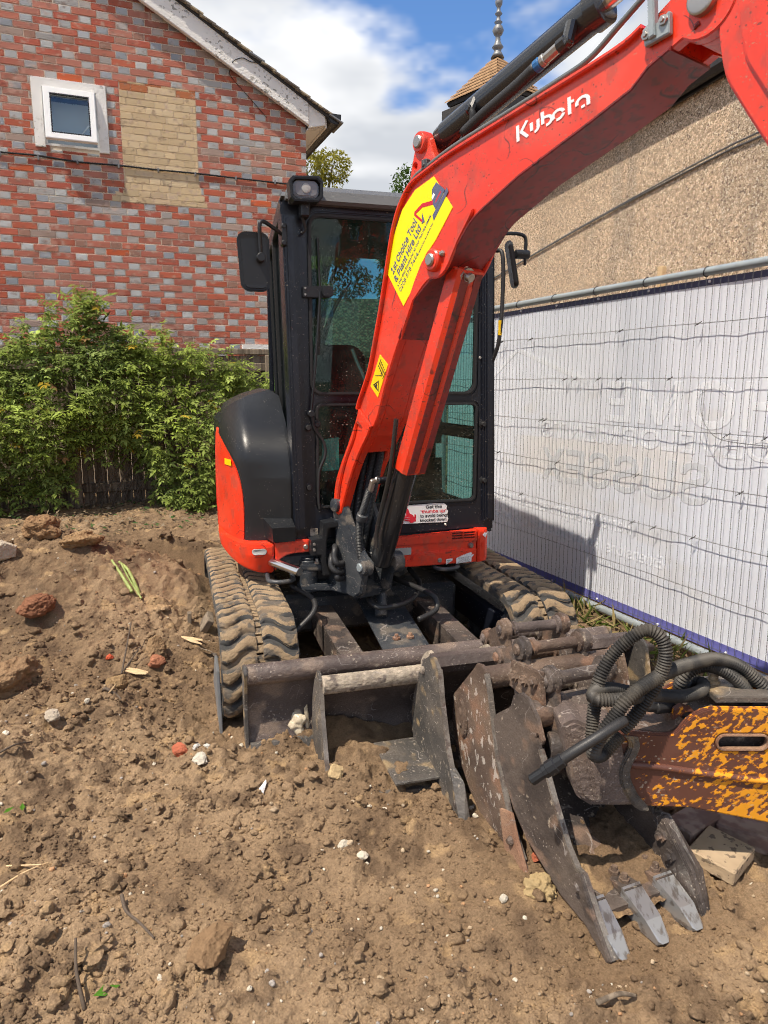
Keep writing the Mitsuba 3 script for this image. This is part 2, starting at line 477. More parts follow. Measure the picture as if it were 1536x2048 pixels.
mat('mortar', mortar_fn, 0.95, spec=0.2)
mat('white_paint', white_fn, 0.6, bump=lambda p, n, uv: f3(p, 70, 3), bscale=0.004)
mat('white_plastic', (0.80, 0.81, 0.81), 0.35)
scene['banner_vinyl'] = {'type': 'principledthin', 'base_color': proc(banner_fn), 'roughness': 0.55, 'diff_trans': 0.30, 'spec_trans': 0.0}
mat('banner_blue', (0.12, 0.12, 0.36), 0.6)
mat('banner_dark', (0.085, 0.09, 0.16), 0.6)
mat('banner_pale', (0.74, 0.77, 0.82), 0.55)
mat('banner_grey', (0.60, 0.625, 0.66), 0.55)
mat('old_wood', wood_fn, 0.9)
mat('cut_wood', cutwood_fn, 0.8)
mat('paver', paver_fn, 0.9, bump=lambda p, n, uv: f3(p, 90, 3), bscale=0.004)
mat('roof_tile', tile_fn, 0.85)
mat('slate_dark', (0.035, 0.033, 0.032), 0.7)
mat('lead_grey', (0.20, 0.205, 0.21), 0.5, metal=0.4)
mat('gutter_black', (0.014, 0.014, 0.015), 0.35)
mat('dirty_brick', lambda p, n, uv: mix((0.20, 0.125, 0.10), (0.33, 0.24, 0.19), smoothstep(0.35, 0.65, f3(p, 28, 4))), 0.9, bump=lambda p, n, uv: f3(p, 90, 3), bscale=0.005)
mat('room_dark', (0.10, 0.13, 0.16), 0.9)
mat('blind', (0.42, 0.47, 0.50), 0.8)
mat('seat_fabric', (0.022, 0.018, 0.018), 0.85)
mat('paper_teal', (0.28, 0.55, 0.50), 0.7)
mat('vcol', {'type': 'mesh_attribute', 'name': 'vertex_color'}, 0.95, spec=0.1, bump=lambda p, n, uv: f3(p, 150, 4), bscale=0.008)
mat('bark', (0.10, 0.075, 0.055), 0.9)
mat('lamp_lens', (0.15, 0.14, 0.14), 0.12, coat=1.0)
scene['brick'] = two({'type': 'bumpmap', 'arbitrary': proc(lambda p, n, uv: f3(p, 110, 3)), 'scale': 0.006, 'bsdf': {
    'type': 'blendbsdf', 'weight': proc(lambda p, n, uv: 0.55 * smoothstep(0.52, 0.74, f3(p, 26, 4)) + 0.38 * smoothstep(0.54, 0.78, f3(p, 2.2, 4, 6.0))),
    'a': prin({'type': 'mesh_attribute', 'name': 'vertex_color'}, 0.85, spec=0.3), 'b': prin(proc(stain_fn), 0.9, spec=0.2)}})
scene['leaf'] = {'type': 'principledthin', 'base_color': {'type': 'mesh_attribute', 'name': 'vertex_color'}, 'roughness': 0.38, 'diff_trans': 0.7, 'spec_trans': 0.0}
scene['glass_tint'] = {'type': 'thindielectric', 'int_ior': 1.22, 'specular_transmittance': {'type': 'rgb', 'value': [0.62, 0.78, 0.76]}}
scene['glass_dusty'] = {'type': 'blendbsdf', 'weight': proc(lambda p, n, uv: 0.75 * smoothstep(0.855, 0.90, noise(p.x * 170, p.y * 170, p.z * 170)) * smoothstep(0.46, 0.60, noise(p.x * 11, p.y * 11, p.z * 11)) + 0.035 * smoothstep(0.4, 0.8, f3(p, 7, 4))),
                        'a': scene['glass_tint'], 'b': two({'type': 'diffuse', 'reflectance': {'type': 'rgb', 'value': [0.42, 0.38, 0.32]}})}
scene['glass_clear'] = {'type': 'thindielectric', 'int_ior': 1.5, 'specular_transmittance': {'type': 'rgb', 'value': [0.88, 0.92, 0.92]}}
# ------------------------------------------------------------------ ground
def bump2(x, y, cx, cy, sx, sy, h, a=0.0):
    ca, sa = math.cos(a), math.sin(a)
    u, v = (x - cx) * ca + (y - cy) * sa, -(x - cx) * sa + (y - cy) * ca
    return h * np.exp(-(u / sx) ** 2 - (v / sy) ** 2)


def sstep(a, b, x):
    t = np.clip((x - a) / (b - a), 0, 1)
    return t * t * (3 - 2 * t)


def ground_base(x, y):
    x, y = np.asarray(x, float), np.asarray(y, float)
    z = bump2(x, y, -1.95, 3.80, 0.85, 0.75, 0.57) + bump2(x, y, -1.25, 3.85, 0.35, 0.5, 0.10) + bump2(x, y, -1.42, 2.25, 0.30, 0.28, 0.15)
    z = z + bump2(x, y, -1.15, 2.75, 0.22, 0.20, 0.07) + bump2(x, y, -0.30, 1.38, 0.16, 0.14, 0.03) + bump2(x, y, -0.75, 1.55, 0.35, 0.25, 0.05)
    z = z + bump2(x, y, -0.55, 2.42, 0.18, 0.10, 0.055) + bump2(x, y, 0.15, 2.02, 0.40, 0.14, 0.02) + bump2(x, y, -0.32, 2.60, 0.22, 0.07, 0.06)
    z = z + bump2(x, y, -0.10, 2.42, 0.12, 0.10, 0.06) + bump2(x, y, 0.36, 1.72, 0.10, 0.12, 0.03) + bump2(x, y, 0.10, 3.1, 0.28, 0.22, 0.05)
    edge = 4.78 + 0.22 * (meshkit.fbm(np.stack([x * 1.6, y * 0.6, x * 0], -1), 3, 3) - 0.5) + 0.10 * np.sin(x * 2.1)
    bank = sstep(edge, edge + 0.10, y) * 0.25 + sstep(edge + 0.1, edge + 0.75, y) * 0.05
    z = z + bank * sstep(-0.55, -0.95, x)
    return z


def ground_z(x, y):
    x, y = np.asarray(x, float), np.asarray(y, float)
    p = np.stack([x, y, x * 0], -1)
    z = ground_base(x, y)
    near = sstep(8.5, 6.5, y) * sstep(4.0, 3.0, np.abs(x)) * sstep(-0.5, 0.4, y)
    r = 0.075 * (meshkit.fbm(p * 2.6, 3, 21) - 0.5) + 0.050 * (meshkit.fbm(p * 8.0, 3, 22) - 0.5) + 0.05 * np.maximum(meshkit.noise(p * 12.0, 27) - .62, 0)
    g = meshkit.noise(p * 34.0, 23)
    g2 = meshkit.noise(p * 75.0, 24)
    patch = sstep(0.40, 0.60, meshkit.fbm(p * 1.7 + 3.0, 3, 25))
    g3 = meshkit.noise(p * 130.0, 26)
    r = r + 0.040 * np.maximum(g - 0.42, 0) * (0.30 + patch) + 0.016 * (g2 - 0.5) * (0.4 + 0.8 * patch) + 0.007 * (g3 - .5)
    return z + r * near


def axis(lo, hi, step, far):
    core = np.arange(lo, hi + step, step)
    out = []
    s, a = step, hi
    while a < far:
        s *= 1.5; a += s; out.append(a)
    lowv = []
    s, a = step, lo
    while a > -far:
        s *= 1.5; a -= s; lowv.append(a)
    return np.array(lowv[::-1] + list(core) + out)


xs = axis(-2.6, 2.3, 0.0095, 600.0)
ys = [0.85]
while ys[-1] < 6.2: ys.append(ys[-1] + 0.0062 * max(1.0, ys[-1] / 1.3))
st, a, b = 0.03, ys[-1], 0.85
while a < 600: st *= 1.5; a += st; ys.append(a)
st, lowv = 0.012, []
while b > -600: st *= 1.5; b -= st; lowv.append(b)
ys = np.array(lowv[::-1] + ys)
gx, gy = np.meshgrid(xs, ys)
gz = ground_z(gx, gy)
nv = len(xs)
ii, jj = np.meshgrid(np.arange(len(ys) - 1), np.arange(nv - 1), indexing='ij')
quad = np.stack([ii * nv + jj, ii * nv + jj + 1, (ii + 1) * nv + jj + 1, (ii + 1) * nv + jj], -1).reshape(-1, 4)
struct('ground', (np.stack([gx, gy, gz], -1).reshape(-1, 3), quad), 'soil', smooth=True, label='loose brown soil of the building plot with clods and ruts')

# ------------------------------------------------------------------ brick house
A = math.radians(21.5)
WALL = rot2(21.5, (-2.406, 7.529, 0))           # x along the wall, y into the house, z up; bricks stand proud towards -y
house = thing('house', 'red and grey chequered brick house with a white sloping gable board and one small window', 'house')
ROW, PAIR, HEAD = 0.0645, 0.325, 0.1035
EAVE = lambda s: 4.055 - 0.553 * (s - 1.695)     # lower edge of the gable board along the wall
gable = Polygon([(-6.0, -0.3), (1.69, -0.3), (1.69, 4.16), (-2.1, 6.26), (-6.0, 4.1)])
win_hole = sbox(-0.86, 3.60, -0.36, 4.12)
wallkey = house + '__wall'
put(wallkey, prism(gable.difference(win_hole), 0.0, 0.25), 'mortar', WALL, exact=True)
rng = np.random.default_rng(7)
patch = unary_union([sbox(-0.165, 3.40, 0.555, 4.256), Polygon([(-0.165, 3.40), (0.555, 3.40), (0.575, 3.27), (0.63, 3.16), (-0.29, 3.15), (-0.27, 3.20), (-0.165, 3.26)])])
surround = sbox(-0.935, 3.57, -0.285, 4.18)


def brick_mesh(s0, s1, z0, z1, y0, y1, jit):
    """a brick from the mortar face (y0) to its own face (y1 < y0), arrises taken off"""
    e = 0.0022
    v = []
    for (yy, k) in ((y0, 0.0), (y1 + 0.003, 0.0), (y1, e)):
        for (s, z, a, b) in ((s0, z0, 1, 1), (s1, z0, -1, 1), (s1, z1, -1, -1), (s0, z1, 1, -1)):
            v.append((s + a * k + rng.normal() * jit, yy + (rng.normal() * jit * .5 if k else 0), z + b * k + rng.normal() * jit))
    f = []
    for r in (0, 4):
        for k in range(4):
            a, b = r + k, r + (k + 1) % 4
            f += [(a, b, b + 4), (a, b + 4, a + 4)]
    f += [(8, 9, 10), (8, 10, 11)]
    return np.array(v), np.array(f)


RED = [(0.39, 0.105, 0.066), (0.36, 0.092, 0.060), (0.41, 0.108, 0.062), (0.41, 0.145, 0.10), (0.38, 0.13, 0.092), (0.42, 0.17, 0.125)]
GREY = [(0.33, 0.35, 0.37), (0.39, 0.40, 0.40), (0.28, 0.30, 0.33), (0.36, 0.33, 0.31), (0.42, 0.43, 0.43)]
bricks = []
nrow = int((6.3 - 1.48) / ROW)
for r in range(nrow):
    z0 = 1.48 + r * ROW
    off = (PAIR / 2 if r % 2 else 0) + rng.normal() * .008 - 3.0 * PAIR
    s = -2.0 + off
    k = 0
    while s < 1.69:
        for wdt, grey in ((PAIR - HEAD, False), (HEAD, True)):
            a, b = s, s + wdt - 0.008
            s += wdt
            if b > 1.69: b = 1.69
            if a < -2.3 or b - a < 0.03: continue
            zc = z0 + ROW / 2
            cx = (a + b) / 2
            if zc > 4.16 + 0.553 * (1.69 - cx) - 0.03: continue
            bb = sbox(a, z0, b, z0 + ROW - 0.0085)
            if surround.intersects(bb):
                bb = bb.difference(surround.buffer(0.006))
            if patch.intersects(bb): bb = bb.difference(patch.buffer(0.002))
            if bb.is_empty or bb.area < 5e-4: continue
            if hasattr(bb, 'geoms'): bb = max(bb.geoms, key=lambda q: q.area)
            a2, zz0, b2, zz1 = bb.bounds
            if grey: c = GREY[rng.integers(len(GREY))]
            else: c = RED[rng.integers(len(RED))]
            if grey and rng.random() < 0.09: c = (0.30, 0.16, 0.12)
            if not grey and rng.random() < 0.02: c = (0.33, 0.32, 0.31)
            if not grey and rng.random() < 0.02: c = (0.50, 0.11, 0.045)
            if not grey and rng.random() < 0.04: c = (0.34, 0.25, 0.21)
            c = np.array(c) * rng.uniform(0.88, 1.10)
            v, f = brick_mesh(a2, b2, zz0, zz1, 0.0, -0.0055 + rng.normal() * 0.0012, 0.0011)
            bricks.append((cx, zc, v, f, c, (b2 - a2) * (zz1 - zz0)))
# imitation stretchers, bare yellow brick where the paint is missing
YEL = [(0.53, 0.41, 0.25), (0.57, 0.44, 0.27), (0.52, 0.40, 0.245), (0.58, 0.46, 0.295)]
for r in range(int((4.27 - 3.13) / ROW) + 1):
    z0 = 3.143 + r * ROW
    s = -0.42 + (0.075 if r % 2 else 0)
    while s < 0.7:
        w_ = 0.158 if (int(s * 50) + r) % 3 else 0.105
        g = sbox(s, z0, s + w_ - 0.0035, z0 + ROW - 0.0035).intersection(patch)
        s += w_
        if g.is_empty or g.area < 4e-4: continue
        a2, zz0, b2, zz1 = g.bounds
        v, f = brick_mesh(a2, b2, zz0, zz1, 0.0, -0.0065 + rng.normal() * 0.0008, 0.0005)
        c = np.array(YEL[rng.integers(4)]) * rng.uniform(.92, 1.1)
        if z0 > 4.16 and rng.random() < 0.4: c = np.array((0.40, 0.14, 0.06))
        bricks.append(((a2 + b2) / 2, (zz0 + zz1) / 2, v, f, c, g.area))
eye_l = np.linalg.inv(WALL.m) @ np.append(EYE, 1)
bricks.sort(key=lambda q: -q[5] / ((q[0] - eye_l[0]) ** 2 + eye_l[1] ** 2 + (q[1] - eye_l[2]) ** 2) * (1.0 if -1.45 < q[0] and q[1] < 5.1 else 0.2))
for i, q in enumerate(bricks[:300]):
    m = WALL(trimesh.Trimesh(q[2], q[3], process=False))
    put(wallkey + '__brick', m, 'brick', color=np.tile(q[4], (len(m.vertices), 1)))
rest = bricks[300:]
m = WALL(cat([trimesh.Trimesh(q[2], q[3], process=False) for q in rest]))
put(wallkey + '__brickwork', m, 'brick', color=np.vstack([np.tile(q[4], (len(q[2]), 1)) for q in rest]), kind='stuff')
# gable board, roof edge, tiles, eaves box, gutter
cs, sn = math.cos(math.atan(0.553)), math.sin(math.atan(0.553))
L0, L1 = -2.1, 1.70
gb = Polygon([(L1, EAVE(L1)), (L1, EAVE(L1) + 0.215), (L0, EAVE(L0) + 0.255), (L0, EAVE(L0))])
put(house + '__gable_board', plate(gb, -0.10, -0.045, bev=.006), 'white_paint', WALL)
put(house + '__gable_backing', prism(Polygon([(L1 - .01, EAVE(L1) + .03), (L1 - .01, EAVE(L1) + .2), (L0, EAVE(L0) + .24), (L0, EAVE(L0) + .03)]), -0.044, 0.0), 'slate_dark', WALL)
roofk = house + '__roof'
top = lambda s: EAVE(s) + 0.222 + 0.012 * (1.70 - s)
slab = Polygon([(2.02, top(2.02) - .012), (2.02, top(2.02) + .02), (L0, top(L0) + .02), (L0, top(L0) - .012)])
put(roofk, prism(slab, -0.115, 6.0), 'slate_dark', WALL)
ms, cols = [], []
rng = np.random.default_rng(21)
for i in range(36):
    s1 = 2.06 - i * 0.118
    ms_ = []
    for rowy in range(2):
        t = bx(-0.165, 0.0, -0.155 + rowy * .17 + rng.normal() * .004, 0.012 + rowy * .17, 0.0, 0.017, 0.003)
        t.apply_transform(trimesh.transformations.rotation_matrix(math.atan(0.553) - 0.075 + rng.normal() * .012, [0, 1, 0]))
        t.apply_translation((s1, 0, top(s1) + 0.022 + rng.normal() * .002))
        put(roofk + '__tile', t, 'roof_lichen' if False else 'lead_grey' if rng.random() < .15 else 'roof_old', WALL)
mat('roof_old', lambda p, n, uv: mix((0.13, 0.115, 0.10), (0.34, 0.29, 0.20), smoothstep(0.45, 0.62, f3(p, 24, 4))), 0.95)
for side in (Polygon([(1.705, 4.03), (1.705, 4.265), (1.885, 4.17), (1.885, 4.075)]),):
    put(house + '__eaves_box', plate(side, -0.085, -0.045, bev=.004), 'white_paint', WALL)
put(house + '__soffit', prism([(1.70, 4.02), (1.885, 4.068), (1.885, 4.08), (1.70, 4.035)], -0.04, 6.0), 'white_paint', WALL)
put(house + '__fascia', prism([(1.888, 4.06), (1.91, 4.06), (1.91, 4.20), (1.888, 4.20)], -0.05, 6.0), 'white_paint', WALL)
gut = Polygon([(1.915, 4.19), (1.915, 4.13), (1.94, 4.095), (1.985, 4.085), (2.03, 4.10), (2.05, 4.14), (2.052, 4.19)])
put(house + '__gutter', plate(gut, -0.12, 6.0, bev=.006), 'gutter_black', WALL)
put(house + '__cable', tube(spline([(-2.2, -0.020, 3.492), (-1.24, -0.022, 3.490), (-0.93, -0.020, 3.494), (-0.58, -0.02, 3.474), (-0.2, -.02, 3.480), (0.13, -.02, 3.476), (0.55, -.02, 3.479), (0.98, -.02, 3.473), (1.45, -.02, 3.468), (1.70, -.02, 3.463)], 6), 0.0085, 8), 'gutter_black', WALL, smooth=True)
for s_ in (-1.6, -1.24, -0.92, -0.58, -0.21, 0.16, 0.52, 0.93, 1.34):
    put(house + '__cable_clip', bx(s_ - .008, s_ + .008, -0.034, -0.008, 3.452, 3.492, .003), 'lead_grey', WALL)
put(house + '__cable_thin', tube(spline([(0.90, -.012, 4.46), (0.905, -.06, 4.49), (0.93, -.108, 4.545), (1.02, -.110, 4.585), (1.10, -.110, 4.565), (1.17, -.112, 4.565)], 6), .004, 6), 'gutter_black', WALL, smooth=True)
put(house + '__cable_thin', tube(spline([(0.90, -.012, 4.46), (0.95, -.014, 4.40), (1.08, -.014, 4.28), (1.27, -.012, 4.10)], 6), .003, 6), 'gutter_black', WALL, smooth=True)
# window: painted surround, a fixed frame and a top-hung sash standing ajar
wk = house + '__window'
ring = sbox(-0.935, 3.575, -0.285, 4.18).difference(sbox(-0.845, 3.545, -0.375, 4.10))
put(wk, plate(ring, -0.028, 0.012, bev=.005, rnd=0.0), 'white_paint', WALL)
put(wk + '__reveal', prism(sbox(-0.845, 3.60, -0.375, 4.10).difference(sbox(-0.83, 3.62, -0.39, 4.08)), -0.005, 0.16), 'white_plastic', WALL)
SASH = Frame((0, 0, 0), (1, 0, 0), (0, 1, 0))
hinge = WALL.m @ trimesh.transformations.translation_matrix((0, -0.012, 4.092)) @ trimesh.transformations.rotation_matrix(math.radians(-9), [1, 0, 0])
SASH.m = hinge
put(wk + '__sash', plate(sbox(-0.838, -0.472, -0.388, 0.0).difference(sbox(-0.778, -0.415, -0.445, -0.058)), -0.045, 0.005, bev=.006), 'white_plastic', SASH)
put(wk + '__pane', prism(sbox(-0.780, -0.417, -0.443, -0.056), -0.022, -0.018), 'glass_clear', SASH)
put(wk + '__gasket', prism(sbox(-0.781, -0.418, -0.442, -0.055).difference(sbox(-0.771, -0.408, -0.452, -0.065)), -0.0445, -0.026), 'gutter_black', SASH)
put(wk + '__blind', prism(sbox(-0.83, 3.62, -0.39, 4.02), 0.10, 0.104), 'blind', WALL)
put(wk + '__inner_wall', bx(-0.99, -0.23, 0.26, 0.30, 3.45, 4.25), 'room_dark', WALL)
put(wk + '__stay', tube([(-0.455, -0.035, 3.80), (-0.52, 0.06, 3.75)], 0.006, 6), 'white_plastic', WALL)
put(house + '__white_board', plate(sbox(0.93, 1.735, 1.62, 1.795), -0.07, -0.012, bev=.004), 'white_paint', WALL)

# ------------------------------------------------------------------ old close-boarded fence below the house
TF = rot2(21.5, tuple(np.array([-2.406, 7.529, 0]) + np.array([math.sin(A), -math.cos(A), 0]) * 1.0))
fence = thing('timber_fence', 'weathered close-boarded timber fence half hidden behind the green climber', 'fence')
rng = np.random.default_rng(5)
s = -3.2
while s < 2.2:
    w_ = rng.uniform(0.095, 0.11)
    b_ = bx(s, s + w_ - .004, -0.012 + rng.normal() * .003, 0.006, 0.02, 1.645 + rng.normal() * .008, .003)
    put(fence + '__board', b_, 'old_wood', TF)
    s += w_
put(fence + '__capping', bx(-3.2, 2.2, -0.045, 0.03, 1.652, 1.705, .006), 'old_wood', TF)
put(fence + '__rail', bx(-3.2, 2.2, -0.055, -0.016, 1.50, 1.575, .006), 'old_wood', TF)
put(fence + '__rail', bx(-3.2, 2.2, -0.055, -0.016, 0.42, 0.50, .006), 'old_wood', TF)
put(fence + '__gravel_board', bx(-3.2, 2.2, -0.05, -0.018, -0.1, 0.20, .006), 'old_wood', TF)
for s in (-2.6, -0.83, 0.95):
    put(fence + '__post', bx(s, s + .10, -0.10, -0.057, -0.2, 1.65, .008), 'old_wood', TF)

# ------------------------------------------------------------------ leaves
LEAF = np.array([[0, 0, 0], [0.42, 0.21, 0.03], [1, 0, -0.06], [0.42, -0.21, 0.03]])


def leaves(pos, dirs, ups, size):
    """folded leaf blades (two triangles each), one per row"""
    d = dirs / np.linalg.norm(dirs, axis=1, keepdims=True)
    sd = np.cross(d, ups); sd /= np.linalg.norm(sd, axis=1, keepdims=True) + 1e-9
    up = np.cross(sd, d)
    v = pos[:, None] + size[:, None, None] * (LEAF[None, :, :1] * d[:, None] + LEAF[None, :, 1:2] * sd[:, None] + LEAF[None, :, 2:] * up[:, None])
    k = np.arange(len(pos))[:, None] * 4
    f = np.hstack([k, k + 1, k + 2, k, k + 2, k + 3]).reshape(-1, 3)
    return trimesh.Trimesh(v.reshape(-1, 3), f, process=False)


def climber():
    rng = np.random.default_rng(31)
    top_s = [-3.4, -2.2, -1.35, -1.01, -0.86, -0.66, -0.48, -0.25, 0.02, 0.4, 0.75, 1.0, 1.25]
    top_z = [1.5, 1.58, 1.62, 1.78, 1.90, 2.0, 1.93, 1.78, 1.63, 1.52, 1.44, 1.38, 1.32]
    bot_s = [-3.4, -1.6, -1.35, -0.98, -0.86, -0.60, -0.35, -0.18, -0.04, 0.10, 0.40, 0.62, 0.9, 1.3]
    bot_z = [0.4, 0.46, 0.48, 0.48, 0.62, 0.90, 0.88, 0.76, 0.34, 0.10, 0.04, 0.10, 0.25, 0.4]
    n = 7600
    s = rng.uniform(-2.2, 1.25, n)
    zt, zb = np.interp(s, top_s, top_z), np.interp(s, bot_s, bot_z)
    t = rng.beta(1.25, 1.0, n)
    z = zb + (zt - zb) * t
    lump = meshkit.fbm(np.stack([s * 2.4, z * 2.4, s * 0], -1), 3, 9)
    bulge = 0.16 + 0.18 * np.exp(-((s - .22) / .3) ** 2) * (1 - t) + 0.42 * np.sin(np.clip(t, 0.02, 1) ** 0.8 * math.pi) ** 0.7 + 0.34 * (lump - 0.5)
    y = -bulge * rng.uniform(0.35, 1.0, n) ** 0.6 - 0.05
    keep = (meshkit.noise(np.stack([s * 5, z * 5, y * 5], -1), 4) > 0.33)
    s, z, y, t = s[keep], z[keep], y[keep], t[keep]
    # straggling shoots above and below the mass
    ex = []
    for k in range(110):
        s0 = rng.uniform(-1.5, 1.15)
        up = rng.random() < 0.45
        z0 = np.interp(s0, top_s, top_z) - .05 if up else np.interp(s0, bot_s, bot_z) + .1
        if k < 4: s0, z0, up = -0.70 + k * .03, 2.0, True
        L = rng.uniform(.10, .30)
        m = int(L / .02)
        q = np.linspace(0, 1, m)
        ex.append(np.stack([s0 + q * rng.normal() * .12, np.full(m, -rng.uniform(.12, .5)), z0 + q * L * (1 if up else -1) - q * q * (.05 if up else 0)], 1))
    e = np.vstack(ex)
    s, y, z = np.concatenate([s, e[:, 0]]), np.concatenate([y, e[:, 1]]), np.concatenate([z, e[:, 2]])
    n = len(s)
    base = np.stack([s, y, z], 1)
    out = np.stack([rng.normal(size=n) * .7, -0.7 + rng.normal(size=n) * .45, -0.25 + rng.normal(size=n) * .55], 1)
    out /= np.linalg.norm(out, axis=1, keepdims=True)
    up = np.tile([0, -.35, 1.0], (n, 1)) + rng.normal(size=(n, 3)) * .25
    side = np.cross(out, up); side /= np.linalg.norm(side, axis=1, keepdims=True)
    tone = np.exp(rng.normal(size=(n, 1)) * .30)
    P, D, S, K = [], [], [], []
    hue = meshkit.fbm(base * 1.8, 3, 17)
    g = rng.random(n)
    col = np.stack([0.125 + 0.16 * hue + .07 * g, 0.180 + 0.175 * hue + .07 * g, 0.052 + 0.045 * g], 1)
    yel = rng.random(n) < 0.012
    col[yel] = (0.42, 0.30, 0.04)
    brn = rng.random(n) < 0.008
    col[brn] = (0.22, 0.13, 0.06)
    ls = rng.uniform(0.034, 0.060, n)
    for k, (a, sg) in enumerate(((0.3, 1), (0.3, -1), (0.62, 1), (0.62, -1), (0.95, 1), (0.95, -1), (1.0, 0))):
        P.append(base + out * (a * ls * 1.9)[:, None])
        D.append(out * (0.55 if sg else 1.0) + side * sg * 0.95 + rng.normal(size=(n, 3)) * .12 - np.array([0, 0, .18]))
        S.append(ls * (1.0 if sg else 1.2) * rng.uniform(.8, 1.1, n))
        K.append(col * tone * rng.uniform(.85, 1.15, (n, 1)))
    P, D, S, K = map(np.concatenate, (P, D, S, K))
    m = leaves(P, D, np.tile([0, -.4, 1.0], (len(P), 1)) + rng.normal(size=(len(P), 3)) * .3, S)
    stems = []
    for k in range(110):
        s0, z0 = rng.uniform(-2.0, 1.2), rng.uniform(.5, 1.6)
        p = [(s0, -.05, z0)]
        for q in range(4):
            l = p[-1]
            p.append((l[0] + rng.normal() * .09, l[1] - rng.uniform(0.0, .12), l[2] + rng.normal() * .12 - .04))
        stems.append(tube(spline(p, 4), rng.uniform(.0018, .0045), 5))
    for k in range(5):
        stems.append(tube(spline([(-0.75 + .1 * k, -.08, .05), (-0.62 + .09 * k, -.2, .45), (-.45 + .12 * k, -.25, .8), (-.3 + .2 * k, -.3, 1.3)], 5), .008, 6))
    return m, np.repeat(K, 4, axis=0), cat(stems)


shrub = thing('climbing_shrub', 'dense green climber with small feathery leaves spilling over the timber fence', 'shrub')
m, k, st_ = climber()
put(shrub + '__foliage', TF(m), 'leaf', color=k, kind='stuff')
put(shrub + '__stems', st_, 'bark', TF, smooth=True, kind='stuff')


def tree(key_label, pos, height, crown_r, seed, base_col, n=3800, leaf=0.13, group=None):
    rng = np.random.default_rng(seed)
    k = thing('tree', key_label, 'tree', group)
    x, y = pos
    tr = [lathe((x, y, -0.2), (x, y, height * .75), [(0, height * .035), (.3, height * .024), (1, height * .010)], 10)]
    centers = []
    for i in range(16):
        a, h = rng.uniform(0, 6.28), rng.uniform(.45, .95) * height
        r = crown_r * rng.uniform(.25, .85) * math.sin(math.pi * min(.95, (h / height - .3) / .75)) ** .5
        c = np.array([x + r * math.cos(a), y + r * math.sin(a), h])
        centers.append((c, crown_r * rng.uniform(.28, .5)))
        tr.append(tube(spline([(x, y, h * .55), (x + (c[0] - x) * .45, y + (c[1] - y) * .45, h * .82), tuple(c)], 4), np.linspace(height * .012, height * .003, 9), 6))
    put(k + '__trunk', tr, 'bark', smooth=True)
    P, K = [], []
    for c, r in centers:
        m_ = n // len(centers)
        d = rng.normal(size=(m_, 3)); d /= np.linalg.norm(d, axis=1, keepdims=True)
        P.append(c + d * (r * rng.uniform(.35, 1.08, m_) ** .5)[:, None] * [1, 1, .8])
        K.append(np.array(base_col) * rng.uniform(.7, 1.3, (m_, 1)) * rng.uniform(.85, 1.15))
    P, K = np.concatenate(P), np.concatenate(K)
    D = rng.normal(size=P.shape) + [0, 0, -.4]
    m = leaves(P, D, rng.normal(size=P.shape) + [0, 0, 1.5], rng.uniform(.7, 1.3, len(P)) * leaf * 1.6)
    put(k + '__crown', m, 'leaf', color=np.repeat(K, 4, axis=0), kind='stuff')


tree('yellow-green tree showing between the brick house and the cab roof', (-1.52, 17.0), 6.55, 1.25, 3, (0.26, 0.24, 0.040), 17000, .055)
tree('dark green tree seen through the cab windscreen right of the yellow-green tree', (0.80, 15.5), 5.75, 1.15, 8, (0.075, 0.13, 0.03), 17000, .055)

# ------------------------------------------------------------------ far house seen through the cab glass
fh = thing('house', 'distant house with a plain tiled gable roof seen through the cab glass', 'house')
FH = rot2(10, (-1.0, 21.0, 0))
put(fh + '__wall', prism([(-3.2, -.2), (3.6, -.2), (3.6, 2.3), (-3.2, 2.3)], 0, 5.0), 'pebbledash', FH)
put(fh + '__roof', prism([(-3.5, 1.5), (3.9, 1.5), (2.4, 3.7), (-0.6, 3.7)], -0.3, 5.3), 'roof_old', FH)
fw = put(fh + '__window', plate(sbox(0.2, 1.1, 1.2, 2.0), -0.05, 0.0), 'white_plastic', FH)
put(fw + '__pane', plate(sbox(0.28, 1.18, 1.12, 1.92), -0.06, -0.052), 'room_dark', FH)

# ------------------------------------------------------------------ pebble-dashed building behind the site fence
PB = rot2(90 + 13.4, (2.55, 4.0, 0))             # x runs away along the wall, y to the left (towards the plot), z up
pb = thing('building', 'tan pebble-dashed building with black eaves behind the site fence', 'building')
EV = 3.42
put(pb + '__wall', bx(-2.9, 5.6, -4.0, 0.0, -0.3, EV + .02, .01), 'pebbledash', PB)
put(pb + '__soffit', bx(-3.1, 5.75, 0.003, 0.020, EV - .02, EV, .003), 'gutter_black', PB)
put(pb + '__fascia', bx(-3.1, 5.75, 0.023, 0.040, EV - .03, EV + .14, .003), 'gutter_black', PB)
put(pb + '__gutter', plate(Polygon([(0.045, EV + .08), (0.045, EV + .02), (0.06, EV - .015), (0.095, EV - .015), (0.115, EV + .02), (0.118, EV + .08)]), -3.1, 5.75, axes='yzx', bev=.004), 'gutter_black', PB)
put(pb + '__roof', prism([(0.07, EV + .11), (0.07, EV + .15), (-2.0, EV + 1.55), (-4.4, EV + .15), (-4.4, EV + .1)], -3.1, 5.75, axes='yzx'), 'roof_tile', PB)
for k, dz in enumerate((0.0, -0.03)):
    put(pb + '__cable', tube(spline([(-2.6, 0.012, 3.05 + dz), (0.5, .014, 2.945 + dz), (1.2, .012, 2.93 + dz * .8), (2.6, .014, 2.845 + dz * .3), (3.85, .013, 2.755 + dz * .2), (5.5, .012, 2.62 + dz * .2)], 8), .006, 6), 'wire_steel', PB, smooth=True)
